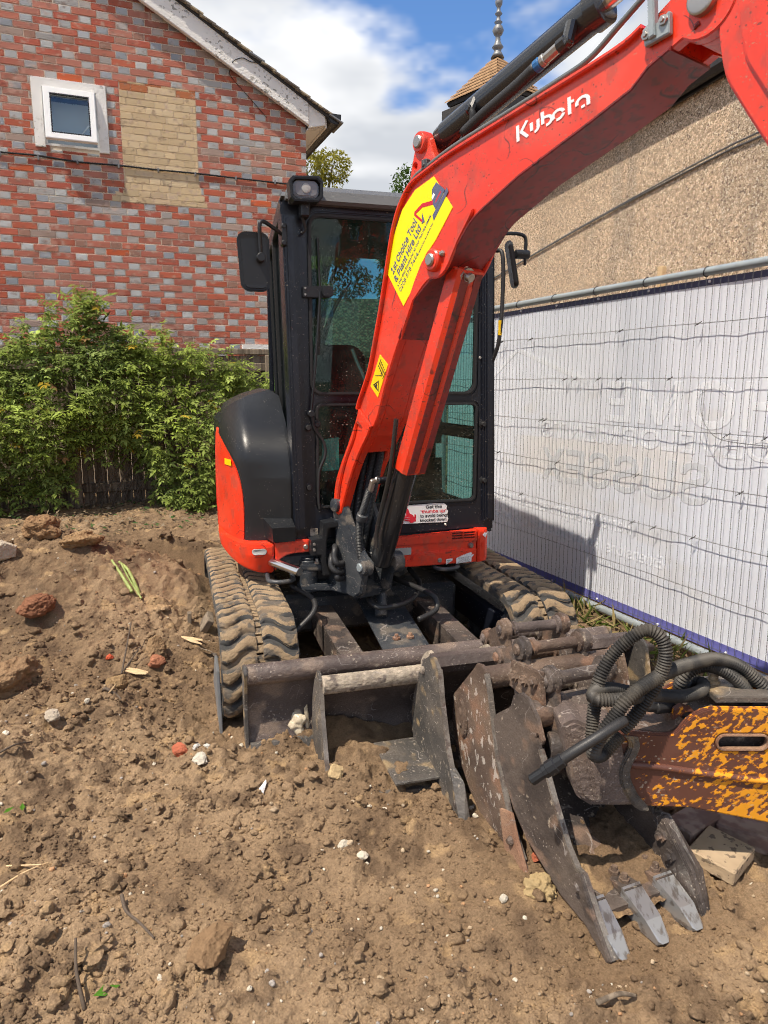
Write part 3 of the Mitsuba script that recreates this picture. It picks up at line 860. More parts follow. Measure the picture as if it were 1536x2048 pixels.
# turret with a small tiled pyramid roof and a lead finial
tu = thing('turret', 'small roof turret with brown tiles and a tall spiked grey finial', 'turret')
TU = rot2(38, (1.60, 11.0, 0))
a_, hb = 0.88, 5.33
put(tu + '__base', bx(-.55, .55, -.55, .55, 3.0, hb - .1, .01), 'slate_dark', TU)
put(tu + '__skirt_roof', hull([(-.78, -.78, hb - .90), (.78, -.78, hb - .90), (.78, .78, hb - .90), (-.78, .78, hb - .90), (-.45, -.45, hb - .06), (.45, -.45, hb - .06), (.45, .45, hb - .06), (-.45, .45, hb - .06)]), 'slate_dark', TU)
roof_t = put(tu + '__roof', hull([(-.50, -.50, hb), (.50, -.50, hb), (.50, .50, hb), (-.50, .50, hb), (-.48, -.48, hb - .05), (.48, -.48, hb - .05), (.48, .48, hb - .05), (-.48, .48, hb - .05), (0, 0, hb + .60)]), 'slate_dark', TU)
rng = np.random.default_rng(2)
for side in range(4):
    R4 = trimesh.transformations.rotation_matrix(side * math.pi / 2, [0, 0, 1])
    for r in range(9):
        f0, f1 = r / 9.0, (r + 1) / 9.0
        h0 = .515 * (1 - f0)
        if h0 < .07: continue
        m_ = max(2, int(h0 * 2 / .13))
        for c in range(m_):
            u0, u1 = -h0 + 2 * h0 * c / m_, -h0 + 2 * h0 * (c + 1) / m_ - .004
            k0 = hull([(u0, -h0 - .012, hb + .60 * f0 + .0), (u1, -h0 - .012, hb + .60 * f0), (u0, -h0 - .004, hb + .60 * f0 + .02), (u1, -h0 - .004, hb + .60 * f0 + .02),
                       (u0 * (1 - f1) / (1 - f0), -.50 * (1 - f1), hb + .60 * f1 + .008), (u1 * (1 - f1) / (1 - f0), -.50 * (1 - f1), hb + .60 * f1 + .008), (u0 * (1 - f1) / (1 - f0), -.50 * (1 - f1), hb + .60 * f1), (u1 * (1 - f1) / (1 - f0), -.50 * (1 - f1), hb + .60 * f1)])
            k0.apply_transform(R4)
            if side in (0, 3): put(roof_t + '__tile', k0, 'roof_tile', TU)
zf = hb + .56
prof = [(0, .10), (.05, .07), (.08, .05), (.10, .055), (.13, .085), (.16, .06), (.2, .04), (.26, .035), (.28, .06), (.33, .085), (.38, .06), (.40, .035), (.43, .06), (.45, .035), (.50, .025), (.53, .055), (.56, .03), (.60, .024), (.64, .05), (.68, .055), (.71, .03), (.76, .02), (.79, .04), (.83, .02), (.87, .012), (1.0, .003)]
put(tu + '__finial', lathe((0, 0, zf), (0, 0, zf + 1.06), [(t, r * .95) for t, r in prof], 14), 'lead_grey', TU, smooth=True)

# ------------------------------------------------------------------ mesh site fence with a banner on its far side
FD = np.array([0.389, -0.921, 0.0]); FD /= np.linalg.norm(FD)
FN = np.array([-FD[1], FD[0], 0.0])               # away from the plot
SF = Frame((0.797, 5.309, 0), FD, FN)             # x along the fence towards the camera, y to its far side
sf = thing('site_fence', 'galvanised mesh site fence panel hung with a pale printed banner', 'fence')
X0, X1 = -0.75, 2.85
put(sf + '__rail', rod((X0, 0, 1.918), (X1, 0, 1.918), .0205, 18), 'galvanised', SF, smooth=40, label='top rail')
put(sf + '__rail', rod((X0, 0, .056), (X1, 0, .056), .0235, 18), 'galvanised', SF, smooth=40, label='bottom rail')
for x in (X0, X1): put(sf + '__post', rod((x, 0, -.1), (x, 0, 1.95), .0205, 18), 'galvanised', SF, smooth=40)
rng = np.random.default_rng(14)
x = X0 + .03
while x < X1:
    zz = np.linspace(.05, 1.918, 9)
    w_ = np.cumsum(rng.normal(size=9) * .0022); w_ -= np.linspace(0, w_[-1], 9)
    p = np.stack([x + w_, -.003 - .006 * np.sin(np.linspace(0, 3.14, 9)) * rng.random(), zz], 1)
    put(sf + '__wire', tube(spline(p, 2), .0014, 5), 'wire_steel', SF, smooth=True)
    x += .0415 + rng.normal() * .002
for k in range(7):
    z = 1.68 - .2622 * k
    xx = np.linspace(X0, X1, 16)
    p = np.stack([xx, np.full(16, -.009), z + rng.normal(size=16) * .0018], 1)
    put(sf + '__wire', tube(spline(p, 3), .0017, 5), 'wire_steel', SF, smooth=True)
put(sf + '__wire', tube(spline([(1.96, -.012, 1.36), (1.98, -.03, 1.25), (2.05, -.045, 1.17), (2.15, -.05, 1.13), (2.4, -.03, 1.12)], 6), .0017, 5), 'wire_steel', SF, smooth=True)
nx, nz = 150, 60
bx_, bz_ = np.meshgrid(np.linspace(X0 + .03, X1 - .03, nx), np.linspace(.085, 1.885, nz))
pp = np.stack([bx_ * 1.5, bz_ * .8, bx_ * 0], -1)
wave = .020 + .026 * (meshkit.fbm(pp * 1.2, 3, 6) - .5) + .012 * (meshkit.fbm(np.stack([bx_ * 9, bz_ * 1.3, bx_ * 0], -1), 2, 7) - .5)
wave = .012 + (wave - .005) * np.clip(np.minimum(bz_ - .085, 1.885 - bz_) / .35, 0, 1) ** .5 * .9


def bwave(x, z):
    i = np.clip((x - X0 - .03) / (X1 - X0 - .06) * (nx - 1), 0, nx - 1.001); j = np.clip((z - .085) / 1.8 * (nz - 1), 0, nz - 1.001)
    i0, j0 = i.astype(int), j.astype(int)
    a, b = i - i0, j - j0
    return (wave[j0, i0] * (1 - a) + wave[j0, i0 + 1] * a) * (1 - b) + (wave[j0 + 1, i0] * (1 - a) + wave[j0 + 1, i0 + 1] * a) * b


v = np.stack([bx_, wave, bz_], -1).reshape(-1, 3)
ii, jj = np.meshgrid(np.arange(nz - 1), np.arange(nx - 1), indexing='ij')
q = np.stack([ii * nx + jj, ii * nx + jj + 1, (ii + 1) * nx + jj + 1, (ii + 1) * nx + jj], -1).reshape(-1, 4)
f = np.vstack([q[:, [0, 1, 2]], q[:, [0, 2, 3]]])
bn = SF(trimesh.Trimesh(v, f, process=False))
ban = put(sf + '__banner', bn, 'banner_vinyl', smooth=True, uv=v[:, [0, 2]])


def on_banner(mesh, off, scale_check=None):
    """lays a flat mesh (x along, y up) on the waving vinyl"""
    m = mesh.copy()
    m = m.subdivide_to_size(0.028) if len(m.faces) < 6000 else m
    vv = m.vertices
    m.vertices = np.stack([vv[:, 0], bwave(vv[:, 0], vv[:, 1]) - off - vv[:, 2], vv[:, 1]], 1)
    return m


def strip(z0, z1, x0=X0 + .03, x1=X1 - .03):
    return trimesh.creation.extrude_polygon(sbox(x0, z0, x1, z1), .0005, engine='earcut')


put(ban + '__border', on_banner(strip(.086, .135), .0015), 'banner_blue', SF)
put(ban + '__border', on_banner(strip(1.855, 1.884), .0015), 'banner_dark', SF)


def mirrored(text, height, x, z, mat_, width, bold=True, slope=0.0):
    """lettering read from behind: it runs from right to left as seen from the plot"""
    m = meshkit.text_mesh(text, height, .0005, bold)
    b = m.bounds
    m.vertices[:, 0] = (m.vertices[:, 0] - b[0][0]) * width / (b[1][0] - b[0][0])
    vv = m.vertices.copy()
    m.vertices = np.stack([x - vv[:, 0], z + vv[:, 1] + slope * vv[:, 0], vv[:, 2]], 1)
    put(ban + '__lettering', on_banner(m, .0017), mat_, SF)


mirrored('HOME', .215, 2.42, 1.18, 'banner_pale', 1.18)
mirrored('DEVELOPMENTS', .10, 2.35, 1.045, 'banner_pale', 1.75)
mirrored('SUSSEX', .20, 2.02, 0.795, 'banner_grey', 1.40, slope=-0.02)
mirrored('HomeDevelopmentsSussex.co.uk', .075, 1.50, 0.545, 'banner_pale', 1.48)
mirrored('Extensions  Renovations  Loft Conversions', .065, 1.75, 0.405, 'banner_pale', 1.80)
for (a, b) in (((0.28, 1.62), (1.05, 1.40)), ((0.28, 1.62), (-0.45, 1.20))):
    a, b = np.array(a), np.array(b)
    d = (b - a) / np.linalg.norm(b - a); n_ = np.array([-d[1], d[0]]) * .014
    put(ban + '__print_line', on_banner(trimesh.creation.extrude_polygon(Polygon([a + n_, b + n_, b - n_, a - n_]), .0005, engine='earcut'), .002), 'banner_pale', SF)
rng = np.random.default_rng(3)
for z, xx in ((1.918, (0.32, .72, 1.12, 1.52, 1.92, 2.32)), (.05, (0.1, .42, .80, 1.25, 1.75, 2.2))):
    for x in xx:
        a = np.linspace(0, 2 * np.pi, 17)[:-1]
        put(sf + '__tie', tube(np.stack([x + .006 * np.sin(a), .0235 * np.cos(a), z + .0235 * np.sin(a)], 1), .0022, 6, closed=True), 'black_plastic', SF, smooth=True)
        put(ban + '__eyelet', lathe((x + .01, .004, z - (.045 if z > 1 else -.05)), (x + .01, .011, z - (.045 if z > 1 else -.05)), [(0, .004), (.2, .007), (1, .007)], 10), 'print_white', SF)
for k in range(5):
    for x in rng.uniform(-.1, 2.4, 5 if k < 3 else 4):
        z = 1.68 - .2622 * k
        a = np.linspace(0, 2 * np.pi, 11)[:-1]
        put(sf + '__tie', [tube(np.stack([x + .005 * np.cos(a), -.008 + .012 * np.sin(a), z + .008 * np.sin(a + .5)], 1), .002, 5, closed=True),
                           tube([(x, -.018, z), (x - .008 - .01 * rng.random(), -.026, z - .016)], .0017, 5)], 'black_plastic', SF, smooth=True)
one('timber_post', bx(1.525, 1.56, .06, .095, -.1, 2.0, .004), 'cut_wood', 'pale timber post top peeping over the mesh fence rail', 'post', SF)
# ------------------------------------------------------------------ the excavator
ex = thing('mini_excavator', 'red and black mini excavator with glazed cab and raised boom on muddy tracks', 'mini excavator')
E_ = lambda s: ex + '__' + s

# --- tracks
TF0, TR0, TH, TRAD = -1.17, 0.42, 0.43, 0.195     # front, rear, height, end radius of the belt's outer face


def belt_path(n_end=14):
    """outer line of the belt in (y, z), front first over the top"""
    c0, c1, r = TF0 + TRAD, TR0 - TRAD, TRAD
    zt, zb = TH - r, r
    p = []
    for a in np.linspace(-90, -180, n_end // 2 + 1): p.append((c0 + r * math.cos(math.radians(a)), zb + r * math.sin(math.radians(a))))
    for a in np.linspace(180, 90, n_end // 2 + 1): p.append((c0 + r * math.cos(math.radians(a)), zt + r * math.sin(math.radians(a))))
    for a in np.linspace(90, 0, n_end // 2 + 1): p.append((c1 + r * math.cos(math.radians(a)), zt + r * math.sin(math.radians(a))))
    for a in np.linspace(0, -90, n_end // 2 + 1): p.append((c1 + r * math.cos(math.radians(a)), zb + r * math.sin(math.radians(a))))
    p = np.array(p + p[:1])
    s = np.concatenate([[0], np.cumsum(np.linalg.norm(np.diff(p, axis=0), axis=1))])
    return p, s


BP, BS = belt_path()


def belt_at(t):
    t = np.mod(t, BS[-1])
    y, z = np.interp(t, BS, BP[:, 0]), np.interp(t, BS, BP[:, 1])
    e = 0.012
    y1, z1 = np.interp(np.mod(t + e, BS[-1]), BS, BP[:, 0]), np.interp(np.mod(t + e, BS[-1]), BS, BP[:, 1])
    y0, z0 = np.interp(np.mod(t - e, BS[-1]), BS, BP[:, 0]), np.interp(np.mod(t - e, BS[-1]), BS, BP[:, 1])
    ty, tz = y1 - y0, z1 - z0
    l = np.hypot(ty, tz) + 1e-12
    return y, z, -tz / l, ty / l        # point and outward normal (front face: -y, top: +z)


def strip_mesh(x0, x1, h0, h1, t0, t1, n):
    """a slab that follows the belt from t0 to t1, between heights h0 and h1 above its outer line"""
    t = np.linspace(t0, t1, n)
    y, z, ny, nz_ = belt_at(t)
    rows = []
    for i in range(n):
        for (x, h) in ((x0, h0), (x1, h0), (x1, h1), (x0, h1)):
            rows.append((x, y[i] + ny[i] * h, z[i] + nz_[i] * h))
    f = []
    for i in range(n - 1):
        for k in range(4):
            a, b = i * 4 + k, i * 4 + (k + 1) % 4
            f += [(a, b, b + 4), (a, b + 4, a + 4)]
    f += [(0, 1, 2), (0, 2, 3)]
    e = (n - 1) * 4
    f += [(e, e + 2, e + 1), (e, e + 3, e + 2)]
    return trimesh.Trimesh(rows, f, process=False)


def lug_mesh(rng, x_in, x_out, t, wide, h, slant):
    """one lumpy tread bar, swept in a shallow wave across half the belt"""
    nu, nvv = 9, 6
    rows = []
    o = rng.uniform(-40, 40, 3)
    for i in range(nu):
        q = i / (nu - 1)
        x = x_in + (x_out - x_in) * q
        tc = t + slant * (0.5 - 0.5 * math.cos(math.pi * q)) + 0.010 * math.sin(q * 6.0)
        for j in range(nvv):
            r = j / (nvv - 1)
            prof = (-1.0, -0.78, -0.45, 0.45, 0.78, 1.0)[j]
            hh = (0.0, 0.62, 1.0, 1.0, 0.62, 0.0)[j] * h * (1.0 if 0 < i < nu - 1 else 0.45)
            y, z, ny, nz_ = belt_at(np.array([tc + prof * wide * (1 + .10 * rng.normal())]))
            hh += 0.005 * (meshkit.noise(np.array([x * 45, tc * 45 + prof * 2, 0.0]) + o) - .5) * (1 if hh > 0 else 0)
            hh -= 0.004 if hh <= 0 else 0
            rows.append((x, y[0] + ny[0] * hh, z[0] + nz_[0] * hh))
    f = []
    for i in range(nu - 1):
        for j in range(nvv - 1):
            a = i * nvv + j
            f += [(a, a + 1, a + nvv + 1), (a, a + nvv + 1, a + nvv)]
    for i in (0, nu - 1):
        a = i * nvv
        for j in range(1, nvv - 1): f.append((a, a + j, a + j + 1))
    return trimesh.Trimesh(rows, f, process=False)


rng = np.random.default_rng(12)
for side in (-1, 1):
    xi, xo = side * 0.485, side * 0.800
    lo, hi = min(xi, xo), max(xi, xo)
    tk = put(E_('track'), [strip_mesh(lo, lo + .142, -.030, 0.0, 0, BS[-1], 150), strip_mesh(hi - .142, hi, -.030, 0.0, 0, BS[-1], 150)], 'track_rubber', MACH, smooth=50)
    n_l = 46
    pitch = BS[-1] / n_l
    dark = []
    for i in range(n_l * 2):
        t = i * pitch / 2
        dark.append(strip_mesh(lo + .138, hi - .138, -.024, -.002, t, t + pitch * .38, 3))
    put(tk + '__link', dark, 'dry_mud', MACH, kind='stuff')
    caps = []
    for i in range(n_l):
        for half in (0, 1):
            t = (i + (.5 if half else 0)) * pitch
            y, z, ny, nz_ = belt_at(np.array([t]))
            if nz_[0] < -0.55: continue
            mid = (lo + hi) / 2
            a, b = (mid - .013, lo + .003) if half == 0 else (mid + .013, hi - .003)
            lm_ = lug_mesh(rng, a, b, t, pitch * .43, .020, -pitch * .5)
            put(tk + '__tread_lug', lm_, 'track_rubber', MACH, smooth=40)
            g_ = lm_.vertices.reshape(9, 6, 3)
            nrm = np.array([0, ny[0], nz_[0]])
            cap_v = (g_[:, 1:5] * [1, 1, 1] + nrm * np.array([-.004, .0035, .0035, -.004])[None, :, None]).reshape(-1, 3)
            cap_v[:, 0] = mid + (cap_v[:, 0] - mid) * .985
            cf = [(i * 4 + j, i * 4 + j + 1, (i + 1) * 4 + j + 1) for i in range(8) for j in range(3)] + [(i * 4 + j, (i + 1) * 4 + j + 1, (i + 1) * 4 + j) for i in range(8) for j in range(3)]
            caps.append(trimesh.Trimesh(cap_v, cf, process=False))
    put(tk + '__caked_mud', caps, 'dry_mud', MACH, smooth=50, kind='stuff')
    xc = (lo + hi) / 2
    fx = bx(lo + .05, hi - .05, TF0 + .25, TR0 - .2, .13, .30, .02)
    put(E_('track_frame'), fx, 'cab_paint', MACH)
    for y in (TF0 + TRAD, TR0 - TRAD):
        w = put(E_('idler_wheel') if y < 0 else E_('drive_sprocket'), lathe((lo + .07, y, .215), (hi - .07, y, .215), [(0, .05), (.01, .13), (.12, .15), (.13, .135), (.4, .10), (.6, .10), (.87, .135), (.88, .15), (.99, .13), (1, .05)], 26), 'cast_black', MACH, smooth=35)
        put(w + '__hub', rod((lo + .04, y, .215), (hi - .04, y, .215), .045, 18), 'cast_black', MACH, smooth=40)
    for y in np.linspace(TF0 + .42, TR0 - .40, 4):
        put(E_('track_roller'), rod((lo + .07, y, .085), (hi - .07, y, .085), .052, 18), 'cast_black', MACH, smooth=40)
put(E_('track_guard'), plate([(TF0 + .03, -.02), (TF0 + .09, .24), (TF0 + .24, .25), (TF0 + .50, .02), (TF0 + .1, -.05)], -.815, -.802, axes='yzx', bev=.003), 'lead_grey', MACH)

# --- undercarriage, dozer arms and blade
put(E_('chassis'), [bx(-.46, .46, -.52, .40, .16, .36, .02), rod((0, -.08, .36), (0, -.08, .50), .33, 40)], 'cast_black', MACH, smooth=35)
for x0, x1 in ((-.30, -.20), (.235, .335)):
    put(E_('dozer_arm'), hull([(x0 - .02, -.45, .30), (x1 - .02, -.45, .30), (x0 - .02, -.45, .18), (x1 - .02, -.45, .18), (x0, -1.26, .255), (x1, -1.26, .255), (x0, -1.26, .10), (x1, -1.26, .10)]), 'rust_dark', MACH)
gp = [(-.06, -.50, .335), (.125, -.50, .335), (.16, -.56, .335), (-.10, -1.16, .285), (.10, -1.16, .285), (-.075, -.56, .335)]
gm = plate([(-.055, -.48), (.105, -.48), (.135, -.55), (.11, -1.14), (-.105, -1.14), (-.085, -.55)], -.006, .006, axes='xyz', bev=.003)
gm.apply_transform(trimesh.transformations.rotation_matrix(math.radians(7), [1, 0, 0]))
gm.apply_translation((0.0, 0.06, .385))
g_ = put(E_('cylinder_cover'), gm, 'cast_black', MACH)
for x in (-.02, .045):
    put(g_ + '__bolt', lathe((x, -.99, .263), (x, -.99, .286), [(0, .018), (.4, .018), (.42, .011), (1, .009)], 8), 'rust_orange', MACH)
put(E_('cylinder_cover') + '_flange', plate([(-.10, 0), (.105, 0), (.105, -.035), (-.10, -.035)], -1.098, -1.088, axes='xzy', bev=.002), 'cast_black', Frame(MACH.m[:3, 3] + np.array([0, 0, .250]), MACH.m[:3, 0], MACH.m[:3, 1]))
put(E_('blade_cylinder'), [rod((.02, -.45, .25), (0, -1.0, .19), .045, 18), rod((0, -1.0, .19), (0, -1.25, .165), .022, 14)], 'cast_black', MACH, smooth=40)
bl = E_('dozer_blade')
BX0, BX1, BY = -.722, .825, -1.345
prof = [(0.03, 0.305), (0.045, .24), (.05, .16), (.035, .08), (.012, .02), (-.03, -.05)]
outer = [(-BY * 0 + BY + y, z) for y, z in prof]
poly = LineString(outer).buffer(.008, cap_style='flat')
put(bl, prism(poly, BX0 + .008, BX1 - .008, axes='yzx'), 'rust_purple', MACH, smooth=30)
tube_prof = rod((BX0 + .004, BY + .015, .315), (BX1, BY + .015, .315), .040, 22)
put(bl + '__top_tube', tube_prof, 'rust_purple', MACH, smooth=40)
endp = [(BY - .045, -.08), (BY - .005, .04), (BY + .005, .20), (BY - .030, .335), (BY - .012, .362), (BY + .040, .350), (BY + .085, .30), (BY + .085, .10), (BY + .03, -.05)]
put(bl + '__end_plate', plate(endp, BX0 - .006, BX0 + .006, axes='yzx', bev=.002, rnd=.006), 'rust_grey', MACH)
put(bl + '__end_plate', plate(endp, BX1 - .004, BX1 + .008, axes='yzx', bev=.002, rnd=.006), 'rust_grey', MACH)
put(bl + '__cutting_edge', hull([(BX0 + .01, BY - .014, .045), (BX1 - .01, BY - .014, .045), (BX0 + .01, BY - .002, .05), (BX1 - .01, BY - .002, .05), (BX0 + .01, BY - .056, -.07), (BX1 - .01, BY - .056, -.07), (BX0 + .01, BY - .04, -.075), (BX1 - .01, BY - .04, -.075)]), 'rust_grey', MACH)

# --- upper body: floor, counterweight, bumper
put(E_('floor_frame'), bx(-.62, .60, -.60, .62, .515, .60, .02), 'cast_black', MACH)
cw = [(-.675, .52), (-.675, 1.12), (-.63, 1.22), (-.46, 1.26), (.60, 1.12), (.64, .60), (.58, .50)]
put(E_('counterweight'), plate(cw, .52, .74, axes='xzy', bev=.05, rnd=.03), 'red_paint', MACH, smooth=35)


def bulge(m, y0, fn):
    """pushes a prism drawn from y=0 back onto the curved front y = y0 + fn(x, z)"""
    m = m.copy()
    v = m.vertices
    v[:, 1] += y0 + fn(v[:, 0], v[:, 2])
    if y0 > -.64: v[:, 0] += .062 * np.clip(v[:, 1] + .5, 0, 2) * (v[:, 0] < -.2)
    return m


def dense(poly, depth, step=.022, bev=.006):
    m = plate(poly, 0, depth, axes='xzy', bev=bev)
    return m.subdivide_to_size(step)


def hood_f(x, z):
    return .42 * np.clip((-.60 - x) / .155, 0, 1) ** 2.2 + .40 * np.clip((z - 1.02) / .34, 0, 1) ** 2.0 - .05 * np.clip((x + .62) / .2, 0, 1) * np.clip((1.25 - z) / .3, 0, 1)


red = spline([(-.746, .655, 0), (-.750, .85, 0), (-.741, 1.12, 0), (-.722, 1.118, 0), (-.672, 1.02, 0), (-.640, .91, 0), (-.632, .80, 0), (-.636, .645, 0)], 6)[:, :2]
hood = put(E_('side_hood'), bulge(dense(Polygon(red).buffer(.012).buffer(0), .55, bev=.012), -.50, hood_f), 'red_paint', MACH, smooth=40, label='red lower side panel under the black hood cover')
blk = np.vstack([spline([(-.632, .640, 0), (-.628, .80, 0), (-.637, .91, 0), (-.668, 1.02, 0), (-.737, 1.142, 0)], 6)[:, :2], spline([(-.730, 1.175, 0), (-.705, 1.262, 0), (-.600, 1.325, 0), (-.47, 1.36, 0)], 5)[:, :2], [(-.425, 1.33), (-.412, 1.20), (-.402, .98), (-.405, .645)]])
put(E_('hood_cover'), bulge(dense(Polygon(blk), .95, bev=.012), -.512, hood_f), 'black_plastic', MACH, smooth=40)
put(E_('hood_filler'), bx(-.70, -.42, .0, .60, .60, 1.22, .03), 'cab_paint', MACH)
stp = hull([(-.515, -.655, .665), (-.412, -.655, .665), (-.412, -.52, .665), (-.54, -.52, .665), (-.520, -.665, .735), (-.412, -.665, .735), (-.545, -.53, .760), (-.412, -.53, .763)])
put(E_('hood_step'), stp, 'black_plastic', MACH)
skirt = spline([(-.755, .650, 0), (-.748, .600, 0), (-.722, .572, 0), (-.63, .528, 0), (-.52, .507, 0), (-.513, .56, 0)], 5)[:, :2]
sk = Polygon(np.vstack([skirt, [(-.509, .650)]]))
sf_ = lambda x, z: .40 * np.clip((-.58 - x) / .18, 0, 1) ** 2.0 + .03 * np.clip((.60 - z) / .1, 0, 1)
put(E_('corner_skirt'), bulge(dense(sk, .60, bev=.010), -.635, sf_), 'red_paint', MACH, smooth=40)
ln = Polygon(np.vstack([[(-.506, .657), (-.345, .663), (-.345, .606), (-.42, .603)], spline([(-.45, .597, 0), (-.485, .575, 0), (-.506, .525, 0)], 5)[:, :2]]))
put(E_('front_skirt'), plate(ln, -.640, -.56, axes='xzy', bev=.006), 'red_paint', MACH, smooth=30)
refl = put(E_('corner_skirt') + '__reflector', bulge(plate(rr(-.612, -.545, .606, .634, .0135), 0, .008, axes='xzy', bev=.002), -.642, lambda x, z: sf_(x, z)), 'sticker_grey', MACH)
put(E_('front_skirt') + '__screw', lathe((-.362, -.640, .632), (-.362, -.650, .632), [(0, .0125), (.5, .0125), (1, .009)], 14), 'bare_steel', MACH)

# right-hand bumper with groove, vent slits and corner piece
BF = -.665
whole = Polygon(np.vstack([[(-.06, .645), (.507, .666)], [(.507, .500), (.0, .500), (-.06, .52)]]))
vents = [sbox(x0, z, x1, z + .0075) for x0, x1 in ((.372, .430), (.436, .494)) for z in (.626, .639, .652)]
whole_v = whole
for v_ in vents: whole_v = whole_v.difference(v_)
bump = E_('bumper')
put(bump, [plate(whole_v.intersection(sbox(-1, .612, 1, 1)), BF, BF + .05, axes='xzy', bev=.005), plate(whole.intersection(sbox(-1, 0, 1, .612)), BF + .012, BF + .05, axes='xzy', bev=.004)], 'red_paint', MACH, smooth=30)
lowp = Polygon([(.505, .575), (.18, .567), (.165, .555), (.155, .535), (.145, .529), (.06, .527), (.02, .527), (0.02, .502), (.505, .502)])
put(bump + '__lower_panel', plate(lowp, BF - .004, BF + .03, axes='xzy', bev=.007, rnd=.006), 'red_paint', MACH, smooth=30)
put(bump + '__vent_backing', bx(.36, .50, BF + .022, BF + .026, .618, .662, .001), 'gutter_black', MACH)
corner = Polygon(np.vstack([[(.513, .667), (.606, .664)], spline([(.612, .62, 0), (.606, .56, 0), (.585, .508, 0)], 5)[:, :2], [(.513, .498)]]))
put(E_('bumper_corner'), bulge(dense(corner, .5, bev=.008), BF, lambda x, z: .25 * np.clip((x - .55) / .07, 0, 1) ** 2), 'red_paint', MACH, smooth=40)
put(E_('bumper_corner') + '__pocket', bulge(plate(rr(.530, .598, .575, .606, .012).difference(rr(.538, .59, .582, .6, .008)), 0, .01, axes='xzy', bev=.003), BF - .006, lambda x, z: .25 * np.clip((x - .55) / .07, 0, 1) ** 2), 'red_paint', MACH)
put(E_('bumper_corner') + '__sticker', bulge(plate(Polygon([(.535, .640), (.545, .652), (.56, .648), (.568, .655), (.575, .642), (.605, .640), (.603, .630), (.55, .627)]), 0, .004, axes='xzy', bev=.001), BF - .003, lambda x, z: .25 * np.clip((x - .55) / .07, 0, 1) ** 2), 'sticker_white', MACH)
put(bump + '__plate', plate(sbox(.060, .562, .158, .598), BF + .004, BF + .013, axes='xzy', bev=.001), 'sticker_grey', MACH)
put(bump + '__screw', lathe((.475, BF + .012, .590), (.475, BF - .006, .588), [(0, .014), (.5, .014), (1, .010)], 14), 'bare_steel', MACH)
put(bump + '__screw', lathe((.305, BF - .003, .525), (.305, BF - .010, .525), [(0, .012), (.5, .012), (1, .009)], 14), 'bare_steel', MACH)
st = put(bump + '__label', plate(Polygon([(.392, .503), (.392, .530), (.425, .543), (.468, .556), (.478, .552), (.472, .542), (.488, .545), (.475, .528), (.474, .508)]), BF - .0075, BF - .0045, axes='xzy', bev=.0005), 'sticker_white', MACH)
rows_ = [bx(.40 + .003 * (i % 3), .468 - .006 * (i % 2), BF - .0085, BF - .0073, .508 + i * .006, .511 + i * .006, .0002) for i in range(5)]
put(st + '__print', rows_, 'sticker_grey', MACH)
st = put(bump + '__label', plate(Polygon([(.338, .502), (.338, .529), (.372, .531), (.372, .520)]), BF - .0075, BF - .0045, axes='xzy', bev=.0005), 'sticker_white', MACH)
put(st + '__print', [bx(.342, .366, BF - .0085, BF - .0073, .521, .525, .0002), bx(.344, .354, BF - .0085, BF - .0073, .510, .518, .0002)], 'sticker_grey', MACH)
for x0 in (-.485, .345):
    a = np.linspace(math.pi, 2 * math.pi, 13)
    pts = [(x0 - .058, -.58, .507)] + [(x0 + .058 * math.cos(t), -.66 + .05 * math.sin(t) * .9, .487) for t in a] + [(x0 + .058, -.58, .507)]
    put(E_('tie_down_hook'), tube(spline(pts, 3), .011, 10), 'cast_black', MACH, smooth=True)

# --- cab: frame, panes, roof
cab = E_('cab')
CX0, CX1, CY = -.432, .606, -.60
YB = .55


def cab_side(z, s):
    """x of the cab's side at height z, s = -1 viewer's left, +1 right"""
    t = np.clip((z - .65) / 1.5, 0, 1)
    return (-.402 - .034 * t) if s < 0 else (.622 - .044 * t)


front = Polygon([(cab_side(.655, -1), .655), (cab_side(2.15, -1), 2.15), (-.425, 2.18), (-.40, 2.205), (.55, 2.205), (.572, 2.18), (cab_side(2.15, 1), 2.15), (cab_side(.655, 1), .655)])
op_u = rr(-.318, .508, 1.338, 2.135, .055)
op_l = rr(-.296, .520, .805, 1.30, .030)
put(cab, plate(front.difference(op_u).difference(op_l), CY, CY + .055, axes='xzy', bev=.010), 'cab_paint', MACH, smooth=30)
# raised edges of the two front pillars
for s, xa, xb in ((-1, .0, .062), (1, -.062, .0)):
    pl = Polygon([(cab_side(.70, s) + xa, .70), (cab_side(2.10, s) + xa, 2.12), (cab_side(2.10, s) + xb, 2.12), (cab_side(.70, s) + xb, .70)])
    put(cab + '__front_pillar', plate(pl, CY - .032, CY + .12, axes='xzy', bev=.018), 'cab_paint', MACH, smooth=30)
put(cab + '__windscreen_seal', plate(op_u.difference(rr(-.303, .493, 1.353, 2.118, .045)), CY - .010, CY + .02, axes='xzy', bev=.005), 'black_rubber', MACH, smooth=30)
put(cab + '__windscreen_seal', plate(op_l.difference(rr(-.283, .507, .818, 1.288, .022)), CY - .008, CY + .02, axes='xzy', bev=.004), 'black_rubber', MACH, smooth=30)
put(cab + '__windscreen', prism(rr(-.306, .496, 1.350, 2.121, .045), CY + .004, CY + .008), 'glass_dusty', MACH)
put(cab + '__lower_windscreen', prism(rr(-.286, .510, .815, 1.291, .022), CY + .004, CY + .008), 'glass_dusty', MACH)
